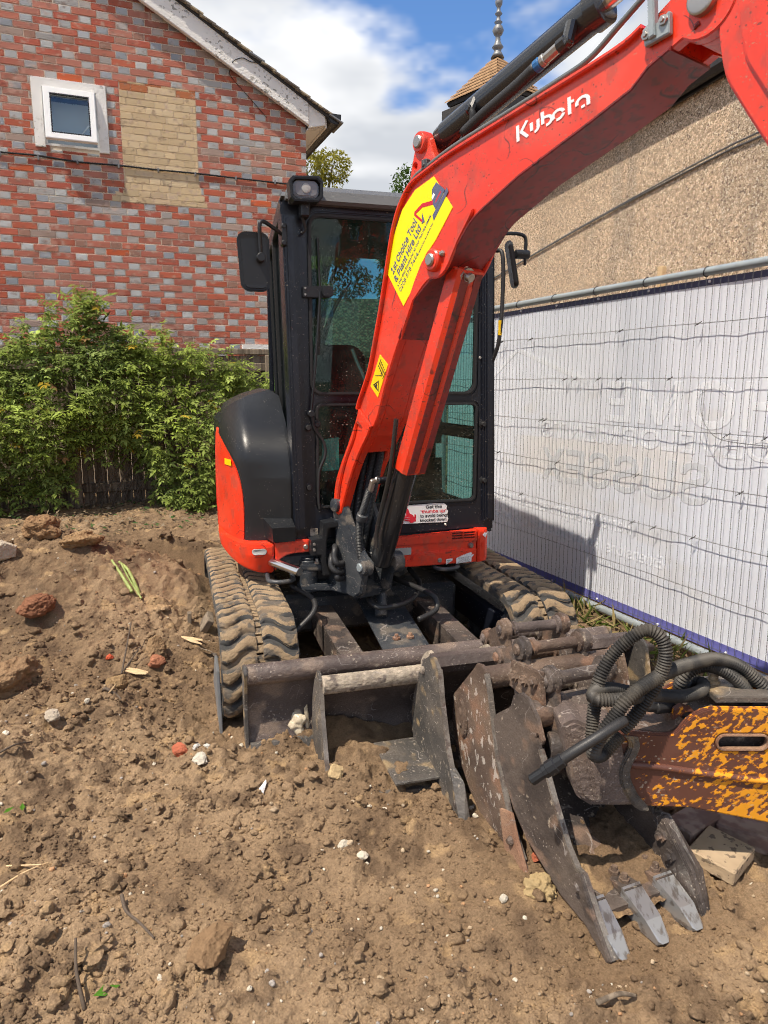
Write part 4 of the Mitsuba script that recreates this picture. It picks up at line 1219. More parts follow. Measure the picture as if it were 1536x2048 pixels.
# sides taper in to the back
SX = .09
for s in (-1, 1):
    def sidef(m):
        v = m.vertices
        xo = np.where(v[:, 2] > 0, cab_side(v[:, 2], s), 0)
        v[:, 0] = v[:, 0] * -s + xo - s * SX * np.clip((v[:, 1] - CY) / 1.15, 0, 1)
        return m
    sp = Polygon([(CY + .02, .655), (CY + .02, 2.17), (CY + .1, 2.21), (YB - .08, 2.21), (YB, 2.10), (YB, .655)])
    hole1 = rr(CY + .115, .02, 1.16, 2.13, .04)
    hole2 = rr(.07, YB - .09, 1.16, 2.13, .04)
    hole3 = rr(CY + .115, .02, .75, 1.11, .04)
    body = sp.difference(hole1).difference(hole2)
    if s > 0: body = body.difference(hole3)
    put(cab + '__side_frame', sidef(plate(body, 0.0, .04, axes='yzx', bev=.006).subdivide_to_size(.3)), 'cab_paint', MACH)
    for h in ([hole1, hole2] + ([hole3] if s > 0 else [])):
        put(cab + '__side_pane', sidef(prism(h.buffer(.008), .016, .020, axes='yzx')), 'glass_tint', MACH)
        put(cab + '__side_seal', sidef(plate(h.buffer(.006).difference(h.buffer(-.010)), -.004, .013, axes='yzx', bev=.003)), 'black_rubber', MACH)
rear = sbox(-.36, 1.0, .53, 2.19)
put(cab + '__rear_frame', plate(rear.difference(rr(-.335, .49, 1.30, 2.145, .05)), YB - .04, YB, axes='xzy', bev=.006), 'cab_paint', MACH)
put(cab + '__rear_pane', prism(rr(-.345, .50, 1.29, 2.155, .05), YB - .022, YB - .018), 'glass_tint', MACH)
rm = plate([(CY - .040, 2.165), (CY - .052, 2.178), (CY - .030, 2.222), (CY + .03, 2.254), (CY + .16, 2.272), (.2, 2.278), (YB - .06, 2.262), (YB + .02, 2.215), (YB + .02, 2.165)], -.434, .584, axes='yzx', bev=.03).subdivide_to_size(.12)
v_ = rm.vertices
k_ = np.clip((v_[:, 1] - CY) / 1.15, 0, 1)
v_[:, 0] = .075 + (v_[:, 0] - .075) * (1 - .17 * k_) * (1 - .10 * np.clip((v_[:, 2] - 2.19) / .09, 0, 1) ** 2)
put(cab + '__roof', rm, 'roof_plastic', MACH, smooth=50)
put(cab + '__inner_lining', [bx(-.34, .50, CY + .08, YB - .06, 2.14, 2.165, .004), bx(-.36, .50, -.2, YB - .05, .64, .66, .004)], 'black_rubber', MACH)
put(cab + '__lower_seal', bx(-.40, .617, CY + .006, CY + .05, .640, .654, .002), 'black_rubber', MACH)
# bolts and rubber stops
for x, z in ((-.335, 1.190), (-.336, .909), (-.292, 1.205), (.548, 1.192), (.560, .910)):
    put(cab + '__rubber_stop', lathe((x, CY + .004, z), (x, CY - .026, z), [(0, .021), (.3, .020), (.34, .013), (.7, .014), (1, .010)], 16), 'black_rubber', MACH, smooth=40)
for x, z in ((.526, 1.515), (-.352, .72), (.36, .69), (.565, 1.34)):
    put(cab + '__bolt', lathe((x, CY + .004, z), (x, CY - .006, z), [(0, .008), (.6, .008), (1, .005)], 10), 'bare_steel', MACH)
lat = put(cab + '__latch', [plate(rr(-.348, -.226, 1.772, 1.822, .006), CY - .026, CY - .012, axes='xzy', bev=.003), plate(rr(-.262, -.212, 1.775, 1.822, .014), CY - .045, CY - .020, axes='xzy', bev=.004)], 'black_plastic', MACH)
for z in (1.783, 1.811): put(lat + '__bolt', lathe((-.338, CY - .026, z), (-.338, CY - .031, z), [(0, .006), (1, .004)], 8), 'bare_steel', MACH)
put(cab + '__inner_latch', plate(rr(-.303, -.272, 1.69, 1.90, .012), CY + .02, CY + .04, axes='xzy', bev=.004), 'black_plastic', MACH)
put(cab + '__wiper', [tube(spline([(-.322, CY - .03, 1.262), (-.302, CY - .035, 1.45), (-.282, CY - .03, 1.66), (-.270, CY - .026, 1.80)], 5), .006, 8), tube([(-.279, CY - .016, 1.52), (-.268, CY - .014, 1.80), (-.276, CY - .012, 2.03)], .0055, 8), rod((-.322, CY + .01, 1.255), (-.322, CY - .045, 1.255), .016, 14)], 'black_plastic', MACH, smooth=40)
put(cab + '__washer_hose', tube(spline([(-.318, CY - .02, 1.24), (-.30, CY - .016, 1.18), (-.262, CY - .012, 1.12), (-.256, CY - .012, 1.06), (-.285, CY - .010, .98), (-.290, CY - .010, .86), (-.285, CY - .01, .80)], 6), .0075, 8), 'black_rubber', MACH, smooth=True)
put(cab + '__grab_rail', tube(spline([(.592, CY - .01, 2.02), (.606, CY - .055, 1.99), (.610, CY - .06, 1.80), (.598, CY - .06, 1.60), (.585, CY - .02, 1.50)], 6), .010, 10), 'black_rubber', MACH, smooth=True)
put(cab + '__tag', bx(.588, .604, CY - .072, CY - .068, 1.62, 1.69, .001), 'sticker_amber', MACH)
# work lamp
lampf = Polygon([(-.410, 2.165), (-.395, 2.150), (-.292, 2.153), (-.272, 2.172), (-.270, 2.236), (-.288, 2.256), (-.400, 2.250), (-.416, 2.232)])
lm = put(cab + '__work_lamp', [plate(lampf.difference(affinity.scale(lampf, .82, .74)), -.735, -.650, axes='xzy', bev=.005), plate(affinity.scale(lampf, .95, .95), -.70, -.645, axes='xzy', bev=.01), bx(-.36, -.32, -.69, -.61, 2.10, 2.16, .006)], 'black_plastic', MACH, smooth=30)
lens = affinity.scale(lampf, .82, .74)
put(lm + '__lens', plate(rr(-.398, -.288, 2.168, 2.238, .026), -.722, -.700, axes='xzy', bev=.010), 'lamp_lens', MACH, smooth=40)
put(lm + '__bulb_cap', lathe((-.343, -.722, 2.205), (-.343, -.727, 2.205), [(0, .020), (.7, .019), (1, .012)], 16), 'sticker_grey', MACH, smooth=40)
put(lm + '__cable', tube(spline([(-.335, -.66, 2.16), (-.35, -.655, 2.11), (-.335, -.64, 2.06), (-.352, -.63, 2.04)], 6), .007, 8), 'black_rubber', MACH, smooth=True)
# mirrors
mr = plate(rr(-.628, -.495, 1.785, 2.030, .038), -.665, -.625, axes='xzy', bev=.014)
v_ = mr.vertices; v_[:, 0] += (v_[:, 2] - 1.90) * .06 * np.where(v_[:, 0] < -.56, -1, 0); v_[:, 1] += -.5 * ((v_[:, 2] - 1.905) ** 2)
mk = put(cab + '__mirror', mr, 'black_plastic', MACH, smooth=35)
put(mk + '__arm', [tube(spline([(-.430, -.62, 2.030), (-.475, -.65, 2.052), (-.525, -.70, 2.066), (-.541, -.71, 2.050), (-.541, -.705, 2.0), (-.539, -.70, 1.93)], 6), .0085, 9), rod((-.538, -.712, 1.921), (-.538, -.655, 1.921), .019, 16), bx(-.438, -.415, -.645, -.60, 1.985, 2.075, .004), rod((-.43, -.65, 1.995), (-.43, -.60, 1.995), .011, 10), rod((-.43, -.65, 2.065), (-.43, -.60, 2.065), .011, 10)], 'black_plastic', MACH, smooth=40)
mr = plate(rr(-.055, .055, -.11, .11, .03), -.012, .012, axes='xzy', bev=.008)
mr.apply_transform(trimesh.transformations.rotation_matrix(math.radians(74), [0, 0, 1]))
mr.apply_transform(trimesh.transformations.rotation_matrix(math.radians(-12), [0, 1, 0]))
mr.apply_translation((.672, -.62, 1.955))
mk = put(cab + '__mirror', mr, 'black_plastic', MACH, smooth=35)
put(mk + '__arm', [tube(spline([(.585, -.60, 2.03), (.61, -.615, 2.085), (.66, -.62, 2.098), (.72, -.62, 2.095), (.742, -.62, 2.075), (.742, -.62, 2.02)], 6), .0085, 9), rod((.69, -.62, 2.005), (.760, -.62, 2.005), .022, 16), rod((.742, -.62, 2.01), (.742, -.62, 1.955), .007, 10)], 'black_plastic', MACH, smooth=40)
# stickers on the cab front
jag = [(.126, .707), (.120, .715), (.126, .722), (.122, .74), (.130, .76), (.132, .798), (.30, .803), (.352, .800), (.366, .786), (.362, .770), (.372, .762), (.366, .742), (.373, .72), (.366, .704), (.30, .706)]
sk_ = put(cab + '__safety_sticker', plate(Polygon(jag), CY - .0035, CY + .004, axes='xzy', bev=.0004), 'sticker_white', MACH)


def text_on(key, text, h, x, z, w, mat_, fr, y, ang=0.0, bold=True, depth=.0012, shear=0.0):
    m = meshkit.text_mesh(text, h, depth, bold)
    b = m.bounds
    v = m.vertices.copy()
    v[:, 0] = (v[:, 0] - b[0][0]) * (w / (b[1][0] - b[0][0]) if w else 1.0)
    v[:, 0] += shear * v[:, 1]
    ca, sa = math.cos(ang), math.sin(ang)
    m.vertices = np.stack([x + v[:, 0] * ca - v[:, 1] * sa, y - v[:, 2], z + v[:, 0] * sa + v[:, 1] * ca], 1)
    return put(key, m, mat_, fr)


for i, (t_, x, w_, c_) in enumerate((('Get the', .252, .085, 'print_black'), ("'thumbs up'", .225, .135, 'print_red'), ('to avoid being', .222, .142, 'print_black'), ('knocked down', .222, .140, 'print_black'))):
    text_on(sk_ + '__lettering', t_, .0150, x, .779 - i * .0222, w_, c_, MACH, CY - .0036)
hand = unary_union([Point(.168, .735).buffer(.021), Point(.152, .735).buffer(.016), Point(.178, .728).buffer(.018), Polygon([(.150, .745), (.146, .78), (.153, .785), (.160, .78), (.170, .752)]), sbox(.192, .716, .200, .752)])
for k in range(3): hand = hand.difference(LineString([(.140, .742 - k * .011), (.166, .738 - k * .011)]).buffer(.0012))
put(sk_ + '__thumb_symbol', prism(hand, CY - .0048, CY - .0036), 'print_red', MACH)
qr_ = put(cab + '__label', plate(sbox(-.332, .668, -.294, .710), CY - .003, CY + .004, axes='xzy', bev=.0003), 'cement_dust', MACH)
put(E_('side_hood') + '__sticker', bulge(plate(sbox(-.712, 1.0, -.682, 1.03), 0, .003, axes='xzy', bev=.0003), -.518, hood_f), 'sticker_amber', MACH)
# inside the cab
seat = E_('seat')
sb_ = plate(rr(-.27, .19, .95, 1.62, .10), .22, .32, axes='xzy', bev=.035)
sb_.apply_transform(trimesh.transformations.rotation_matrix(math.radians(-8), [1, 0, 0], (0, .27, 1.0)))
put(seat, plate(rr(-.29, .21, -.28, .24, .08), .86, .98, axes='xyz', bev=.03), 'seat_fabric', MACH, smooth=35)
put(seat + '__backrest', sb_, 'seat_fabric', MACH, smooth=35)
put(seat + '__base', bx(-.22, .14, -.22, .2, .66, .86, .02), 'black_rubber', MACH)
for x in (-.33, .24):
    c_ = put(E_('console'), plate([(-.30, .66), (-.34, 1.06), (-.28, 1.13), (.12, 1.16), (.16, .66)], x - .05, x + .05, axes='yzx', bev=.02), 'black_plastic', MACH, smooth=35)
    put(c_ + '__joystick', [tube([(x, -.26, 1.12), (x, -.27, 1.22), (x, -.285, 1.24)], .010, 8), lathe((x, -.285, 1.22), (x + .01, -.315, 1.33), [(0, .014), (.3, .021), (.7, .024), (.93, .026), (1, .012)], 12)], 'black_rubber', MACH, smooth=40)
put(E_('travel_lever'), [tube(spline([(.015, -.40, .68), (.015, -.41, 1.0), (.010, -.40, 1.34), (-.04, -.37, 1.50), (-.06, -.36, 1.56)], 5), .009, 8), tube(spline([(.055, -.40, .68), (.055, -.41, 1.0), (.06, -.40, 1.34), (.10, -.37, 1.50), (.13, -.36, 1.58)], 5), .009, 8), bx(.0, .07, -.425, -.385, 1.30, 1.32, .004)], 'bare_steel', MACH, smooth=40)
put(E_('monitor'), plate(rr(.36, .47, 1.38, 1.50, .015), -.34, -.30, axes='xzy', bev=.006), 'black_plastic', MACH)
put(E_('cab_paper'), prism([(-.262, .98), (-.18, .985), (-.18, 1.14), (-.262, 1.13)], CY + .03, CY + .031), 'paper_teal', MACH)
put(E_('cab_label'), [prism(sbox(.31, 1.03, .345, 1.10), CY + .022, CY + .023), prism(sbox(.265, 1.05, .285, 1.10), CY + .022, CY + .023)], 'sticker_white', MACH)

# --- swing bracket at the front
br = E_('swing_bracket')
side_pl = Polygon(np.vstack([spline([(-.118, .862, 0), (-.135, .83, 0), (-.128, .775, 0), (-.110, .70, 0), (-.118, .64, 0), (-.135, .585, 0), (-.155, .555, 0)], 5)[:, :2], [(-.16, .505), (-.15, .43), (.045, .415), (.10, .45)], spline([(.125, .535, 0), (.158, .552, 0), (.170, .585, 0), (.150, .618, 0), (.118, .635, 0), (.075, .685, 0), (.035, .735, 0), (.0, .79, 0), (-.04, .85, 0), (-.075, .872, 0), (-.118, .862, 0)], 5)[:, :2]]))
put(br, [plate(side_pl, .012, .046, axes='xzy', bev=.008), plate(side_pl, .160, .194, axes='xzy', bev=.008),
         plate(Polygon([(-.16, .50), (-.15, .425), (.05, .41), (.06, .45), (-.12, .50)]), .04, .165, axes='xzy', bev=.006),
         bx(-.20, -.13, .02, .19, .42, .60, .02)], 'cast_black', BOOM, smooth=30)
for z in (.415, .515):
    put(br + '__lug', plate(Polygon([(-.02, .02), (-.02, .16), (-.15, .16), (-.22, .05), (-.245, -.02), (-.275, -.06), (-.262, -.115), (-.20, -.125), (-.165, -.085), (-.12, -.01)]), z, z + .032, axes='xyz', bev=.007, rnd=.01), 'cast_black', BOOM, smooth=30)
put(br + '__swing_pin', [rod((-.218, -.073, .405), (-.218, -.073, .560), .044, 20), rod((-.218, -.073, .56), (-.218, -.073, .574), .036, 18)], 'cast_black', BOOM, smooth=40)
put(br + '__swing_pin_bolt', lathe((-.165, -.055, .547), (-.165, -.055, .572), [(0, .014), (.5, .014), (.52, .009), (1, .008)], 8), 'bare_steel', BOOM)
boss = [(0, .030), (.08, .036), (.92, .036), (1, .030)]
put(br + '__boss', lathe((.127, -.006, .582), (.127, .050, .582), boss, 22), 'cast_black', BOOM, smooth=40)
put(br + '__boss', lathe((.127, .155, .582), (.127, .215, .582), [(0, .045), (.08, .052), (.92, .052), (1, .046)], 24), 'cast_black', BOOM, smooth=40)
put(br + '__pin', [rod((.127, -.014, .582), (.127, .06, .582), .020, 18)], 'galvanised', BOOM, smooth=40)
put(E_('swing_post'), [rod((-.02, -.66, .40), (-.02, -.66, .60), .07, 24), bx(-.10, .06, -.66, -.45, .42, .58, .02)], 'cast_black', MACH, smooth=40)
nose = Polygon(np.vstack([[(-.345, .60), (-.345, .672), (-.29, .680), (-.285, .75), (-.20, .76), (-.19, .735), (-.262, .725)], spline([(-.272, .66, 0), (-.272, .58, 0), (-.255, .50, 0)], 5)[:, :2], [(-.29, .50), (-.30, .60)]]))
put(E_('hose_guard'), plate(nose, -.70, -.60, axes='xzy', bev=.006), 'black_plastic', MACH, smooth=30)
for z in (.628, .655): put(E_('hose_guard') + '__bolt', lathe((-.332, -.70, z), (-.332, -.706, z), [(0, .008), (1, .006)], 8), 'bare_steel', MACH)
put(E_('swing_cylinder'), [rod((-.53, -.60, .565), (-.415, -.775, .548), .021, 16)], 'chrome', MACH, smooth=40)
put(E_('swing_cylinder_barrel'), rod((-.60, -.15, .55), (-.52, -.60, .565), .04, 16), 'cast_black', MACH, smooth=40)
for k, (dx, dz) in enumerate(((0, 0), (.015, .04), (.03, -.03))):
    put(E_('loop_hose'), tube(spline([(-.22, -.62, .58 + dz), (-.255 + dx, -.73, .60 + dz), (-.265 + dx, -.76, .56 + dz), (-.235, -.77, .53 + dz), (-.18, -.72, .53 + dz)], 6), .014, 10), 'hose_black', MACH, smooth=True)
for k, pts in enumerate(([(-.42, -.56, .42), (-.35, -.72, .40), (-.36, -.80, .36), (-.46, -.84, .28)], [(.02, -.50, .40), (-.08, -.75, .385), (-.05, -.86, .372), (.10, -.80, .372), (.22, -.62, .39), (.2, -.5, .45)], [(.10, -.55, .42), (.19, -.80, .41), (.215, -.86, .39), (.20, -.90, .35), (.10, -.95, .33)])):
    put(E_('loop_hose'), tube(spline(pts, 7), .013, 10), 'hose_black', MACH, smooth=True)
put(E_('swivel_pipe'), rod((-.03, -.78, .30), (.0, -.66, .43), .03, 14), 'cast_black', MACH, smooth=40)

# --- boom
bm_ = E_('boom')
bk = spline([(-.118, .85, 0), (-.094, .95, 0), (-.047, 1.038, 0), (.012, 1.13, 0), (.082, 1.25, 0), (.105, 1.315, 0), (.184, 1.448, 0), (.232, 1.588, 0), (.275, 1.723, 0), (.325, 1.907, 0), (.352, 1.99, 0), (.392, 2.062, 0), (.455, 2.122, 0), (.539, 2.148, 0), (.688, 2.181, 0), (.927, 2.215, 0), (1.129, 2.245, 0), (1.304, 2.270, 0), (1.40, 2.292, 0), (1.52, 2.355, 0)], 4)[:, :2]
tipc = Point(1.592, 2.305).buffer(.085)
fr_ = np.vstack([[(1.60, 2.262), (1.502, 2.222), (1.450, 2.202), (1.402, 2.163), (1.280, 2.121), (1.165, 2.085), (1.006, 2.036)], spline([(.90, 1.99, 0), (.80, 1.945, 0), (.735, 1.885, 0), (.66, 1.81, 0), (.57, 1.765, 0), (.47, 1.692, 0), (.405, 1.60, 0), (.345, 1.50, 0), (.285, 1.38, 0), (.235, 1.262, 0), (.205, 1.215, 0)], 3)[:, :2], spline([(.190, 1.20, 0), (.170, 1.165, 0), (.125, 1.11, 0), (.075, 1.04, 0), (.022, .945, 0), (-.045, .80, 0)], 4)[:, :2], [(-.075, .785), (-.11, .80)]])
outline = Polygon(np.vstack([bk, fr_])).buffer(0).union(tipc.intersection(sbox(1.4, 2.2, 1.7, 2.5))).buffer(0)
w0, w1 = .016, .190
arch = Polygon([(-.3, .6), (-.3, 1.0), (-.02, 1.035), (.05, 1.085), (.12, 1.095), (.20, 1.06), (.4, .9), (.4, .6)])
slot = sbox(1.512, 2.10, 1.572, 2.285)
put(bm_, [plate(outline, w0, w0 + .036, axes='xzy', bev=.004), plate(outline.difference(arch).difference(slot), w0 + .034, w1 - .034, axes='xzy', bev=.001), plate(outline, w1 - .036, w1, axes='xzy', bev=.004)], 'red_paint', BOOM, smooth=25)
flange = LineString(bk[18:74]).buffer(.006, cap_style='flat', join_style='mitre')
put(bm_ + '__top_flange', plate(flange, 0.0, .205, axes='xzy', bev=.003), 'red_paint', BOOM, smooth=30)
fl2 = LineString(np.vstack([[(1.585, 2.258)], fr_[1:27]])).buffer(.005, cap_style='flat').difference(slot)
put(bm_ + '__belly_plate', plate(fl2, .008, .198, axes='xzy', bev=.003), 'red_shaded_grimy', BOOM, smooth=30)  # shade of the belly put into its darker red, besides the grime
# pressed stiffening rib in the foot and the edge of the cast foot
rib = Polygon(spline([(.085, 1.22, 0), (.06, 1.15, 0), (.0, 1.06, 0), (-.05, .95, 0), (-.072, .86, 0), (-.055, .865, 0), (-.02, .96, 0), (.04, 1.06, 0), (.105, 1.14, 0), (.128, 1.205, 0)], 5)[:, :2])
put(bm_ + '__foot_casting', plate(Polygon(np.vstack([bk[:20], fr_[-24:]])).buffer(-.004).difference(rib), .006, w0 + .002, axes='xzy', bev=.005), 'red_paint', BOOM, smooth=30)
# doubler plates round the cylinder pin
dbl = Polygon(spline([(.40, 1.56, 0), (.445, 1.70, 0), (.52, 1.825, 0), (.575, 1.872, 0), (.66, 1.935, 0), (.80, 1.975, 0), (.73, 1.88, 0), (.675, 1.80, 0), (.63, 1.772, 0), (.565, 1.765, 0), (.48, 1.70, 0)], 5)[:, :2]).buffer(0)
for a_, b_ in ((.004, w0 + .002), (w1 - .002, .203)):
    put(bm_ + '__doubler', plate(dbl, a_, b_, axes='xzy', bev=.004), 'red_paint', BOOM, smooth=30)
put(bm_ + '__pin_boss', lathe((.607, -.016, 1.833), (.607, .01, 1.833), [(0, .034), (.2, .040), (1, .042)], 24), 'red_paint', BOOM, smooth=40)
put(bm_ + '__pin', lathe((.607, -.026, 1.833), (.607, .0, 1.833), [(0, .018), (.2, .0225), (1, .0225)], 20), 'bare_steel', BOOM, smooth=40)
put(bm_ + '__grease_nipple', lathe((.655, -.012, 1.850), (.655, .006, 1.850), [(0, .006), (.5, .011), (1, .011)], 8), 'bare_steel', BOOM)
put(bm_ + '__foot_pin', lathe((-.085, -.012, .835), (-.085, .03, .835), [(0, .026), (.1, .032), (1, .032)], 20), 'cast_black', BOOM, smooth=40)
lug = Polygon(np.vstack([spline([(.405, 2.085, 0), (.43, 2.17, 0), (.448, 2.235, 0), (.470, 2.285, 0), (.492, 2.300, 0), (.518, 2.292, 0), (.536, 2.262, 0), (.560, 2.210, 0), (.60, 2.165, 0)], 5)[:, :2], [(.50, 2.14)]])).difference(Point(.457, 2.19).buffer(.011))
for a_ in (.030, .140):
    put(bm_ + '__cylinder_lug', plate(lug, a_, a_ + .032, axes='xzy', bev=.004), 'red_paint', BOOM, smooth=30)
put(bm_ + '__lug_boss', lathe((.494, .014, 2.262), (.494, .034, 2.262), [(0, .032), (.2, .036), (1, .038)], 22), 'red_paint', BOOM, smooth=40)
put(bm_ + '__lug_pin', lathe((.494, .004, 2.262), (.494, .19, 2.262), [(0, .018), (.02, .022), (1, .022)], 20), 'bare_steel', BOOM, smooth=40)
pipe = spline([(.345, 1.93, 0), (.357, 1.985, 0), (.40, 2.065, 0), (.46, 2.135, 0), (.54, 2.160, 0), (.69, 2.194, 0), (.927, 2.228, 0), (1.13, 2.258, 0), (1.25, 2.282, 0), (1.35, 2.335, 0), (1.46, 2.395, 0), (1.56, 2.44, 0)], 6)
put(bm_ + '__steel_pipe', tube(np.stack([pipe[:, 0], np.full(len(pipe), .022), pipe[:, 1] + .009], 1), .0085, 10), 'pipe_grey', BOOM, smooth=True)
put(bm_ + '__steel_pipe', tube(np.stack([pipe[:, 0], np.full(len(pipe), .178), pipe[:, 1] + .009], 1), .0085, 10), 'pipe_grey', BOOM, smooth=True)
put(bm_ + '__pipe_clamp', [bx(.515, .545, .010, .04, 2.158, 2.195, .004), rod((.53, .006, 2.175), (.53, .014, 2.175), .008, 8)], 'cast_black', BOOM)
cl = put(bm_ + '__clamp_plate', [plate(Polygon([(1.435, 2.290), (1.463, 2.306), (1.478, 2.292), (1.511, 2.310), (1.516, 2.256), (1.445, 2.248)]), -.004, .014, axes='xzy', bev=.003, rnd=.003), plate(Polygon([(1.446, 2.40), (1.466, 2.40), (1.480, 2.262), (1.462, 2.258)]), -.014, .008, axes='xzy', bev=.003)], 'galvanised', BOOM)
for x, z in ((1.451, 2.272), (1.498, 2.290)):
    put(cl + '__bolt', lathe((x, -.004, z), (x, -.017, z), [(0, .0125), (.55, .0125), (.6, .007), (1, .006)], 6), 'bare_steel', BOOM)
# lettering on the boom side: strokes with flat ends
def strokes(paths, w):
    return unary_union([LineString(p).buffer(w / 2, cap_style='flat', join_style='mitre') for p in paths])


def arc(cx, cy, r, a0, a1, n=14, sy=1.0):
    a = np.radians(np.linspace(a0, a1, n))
    return [(cx + r * math.cos(t), cy + sy * r * math.sin(t)) for t in a]


logo = strokes([[(.08, 0), (.08, 1.0)], [(.62, 1.0), (.27, .50), (.62, 0.0)],
                [(.84, .72), (.84, .22)], [(1.20, .72), (1.20, .30)] + arc(1.0, .26, .20, 0, -90),
                [(1.44, 1.0), (1.44, .25)], [(1.50, .62)] + arc(1.66, .34, .25, 80, -100),
                arc(2.24, .34, .27, 215, 10), arc(2.24, .34, .27, -10, -110),
                [(2.80, 1.0), (2.80, 0.0)], [(2.86, .68), (3.02, .68)],
                arc(3.42, .34, .27, 200, 70), arc(3.42, .34, .27, 70, 0) + [(3.69, .0)], [(3.36, .05), (3.52, .07)]], .155)
sc = .281 / 3.78
logo = affinity.affine_transform(logo, [sc, 0, 0, .0475, 0, 0])
logo = affinity.rotate(logo, 6.5, origin=(0, 0))
logo = affinity.translate(logo, .988, 2.137)
put(bm_ + '__lettering', prism(logo, w0 - .0025, w0 + .001), 'print_white', BOOM)
# hire firm's sticker
stq = Polygon([(.585, 2.124), (.690, 2.000), (.600, 1.905), (.563, 1.876), (.523, 1.838), (.494, 1.795), (.470, 1.752), (.411, 1.689), (.300, 1.828), (.330, 1.933), (.400, 2.045), (.478, 2.100)])
sy_ = put(bm_ + '__hire_sticker', plate(stq, w0 - .0025, w0 + .001, axes='xzy', bev=.0004), 'sticker_yellow', BOOM)
ang = math.atan2(1.988 - 1.818, .482 - .335)
for t_, x, z, w_, h_ in (('1st Choice Tool', .345, 1.815, .225, .026), ('& Plant Hire Ltd', .365, 1.782, .232, .025), ('A One-Stop Solution For All Your Tool Hire Needs', .377, 1.764, .300, .0095), ('0208 578 7444', .394, 1.744, .165, .0165), ('Tel: 0208 578 7444  Fax: 0208 578 7447', .497, 1.862, .135, .005)):
    text_on(sy_ + '__lettering', t_, h_, x, z, w_, 'print_blue', BOOM, w0 - .0026, ang, bold=h_ > .02, shear=.15)


def pict(pts): return affinity.translate(affinity.rotate(Polygon(pts), math.degrees(ang), origin=(0, 0)), .560, 1.985)


put(sy_ + '__picture', prism(unary_union([pict([(.01, -.030), (.125, -.034), (.13, -.018), (.02, -.012)]), pict([(.045, -.012), (.12, -.014), (.115, .045), (.085, .05), (.05, .02)]), pict([(-.035, .022), (-.005, .045), (-.02, .012)])]), w0 - .0037, w0 - .0026), 'print_blue', BOOM)
put(sy_ + '__picture', prism(unary_union([pict([(.05, .01), (.06, .02), (.02, .068), (-.025, .088), (-.03, .078), (.01, .058)]), pict([(-.028, .088), (-.036, .08), (-.03, .025), (-.022, .025)]), pict([(.06, .0), (.105, -.002), (.105, .006), (.06, .008)])]), w0 - .0037, w0 - .0026), 'print_red', BOOM)
put(sy_ + '__picture', prism(pict([(.06, .022), (.08, .022), (.08, .035), (.064, .032)]), w0 - .0044, w0 - .0037), 'print_white', BOOM)
w_s = Polygon([(.253, 1.510), (.309, 1.468), (.238, 1.335), (.184, 1.382)])
ws_ = put(bm_ + '__warning_sticker', plate(w_s, w0 - .0025, w0 + .001, axes='xzy', bev=.0004), 'sticker_amber', BOOM)
tri = Polygon([(.205, 1.388), (.244, 1.358), (.246, 1.405)])
bars = [LineString([(.244 + .006 * i, 1.462 - .010 * i), (.262 + .006 * i, 1.490 - .010 * i)]).buffer(.0016) for i in range(6)]
put(ws_ + '__symbol', prism(unary_union([tri.difference(tri.buffer(-.0045)), affinity.scale(tri, .35, .45)] + bars + [LineString([(.222, 1.425), (.262, 1.425), (.275, 1.452)]).buffer(.0015)]), w0 - .0037, w0 - .0026), 'print_black', BOOM)

# --- boom cylinder with its guard
bc = E_('boom_cylinder')
pa, pt = np.array([.127, .105, .582]), np.array([.655, .105, 1.835])
dd = (pt - pa) / np.linalg.norm(pt - pa)
put(bc, [lathe(pa, pa + dd * .62, [(0, .035), (.02, .047), (.08, .049), (.86, .049), (.87, .058), (.985, .058), (1, .05)], 26)], 'black_gloss', BOOM, smooth=40)
put(bc + '__rod', rod(pa + dd * .60, pt, .024, 18), 'chrome', BOOM, smooth=40)
put(bc + '__pipe', [tube(spline([(.205, .03, .68), (.215, .028, .78), (.30, .03, 1.02), (.345, .03, 1.25)], 5), .010, 9), rod((.236, .06, .985), (.236, .012, .985), .015, 12)], 'black_gloss', BOOM, smooth=40)
n_c = np.array([dd[2], 0, -dd[0]])                # out from the boom, square to the cylinder
GU = Frame(pa, dd, (0, 1, 0), n_c)
GU.m = BOOM.m @ GU.m
g0, g1 = .50, 1.335
chan = Polygon([(-.058, -.010), (-.058, .046), (-.046, .062), (.050, .062), (.064, .046), (.064, -.010), (.057, -.010), (.057, .042), (.047, .054), (-.042, .054), (-.051, .042), (-.051, -.010)])
gd = put(E_('cylinder_guard'), prism(chan, g0, g1, axes='yzx'), 'red_paint', GU, smooth=25)
put(gd + '__front_face', prism(Polygon([(-.046, .0625), (-.008, .0625), (-.008, .0645), (-.046, .0645)]).union(sbox(.016, .0625, .050, .0645)), g0 + .004, g1 - .006, axes='yzx'), 'red_shaded_grimy', GU)  # thin overlay in darker red: shade of the guard front painted in, plus grime
put(gd + '__rib', plate(Polygon([(-.010, .060), (-.004, .070), (.012, .070), (.018, .060)]), g0 + .01, g1 - .05, axes='yzx', bev=.003), 'red_paint', GU, smooth=30)
put(gd + '__bolt', lathe((g1 - .015, -.02, .055), (g1 - .015, -.02, .085), [(0, .030), (.3, .030), (.32, .017), (1, .015)], 14), 'bare_steel', GU, smooth=40)
put(gd + '__top_plate', plate(Polygon([(-.062, .03), (-.04, .072), (.045, .072), (.068, .03), (.068, -.012), (-.062, -.012)]), g1 - .004, g1 + .006, axes='yzx', bev=.002), 'red_paint', GU)
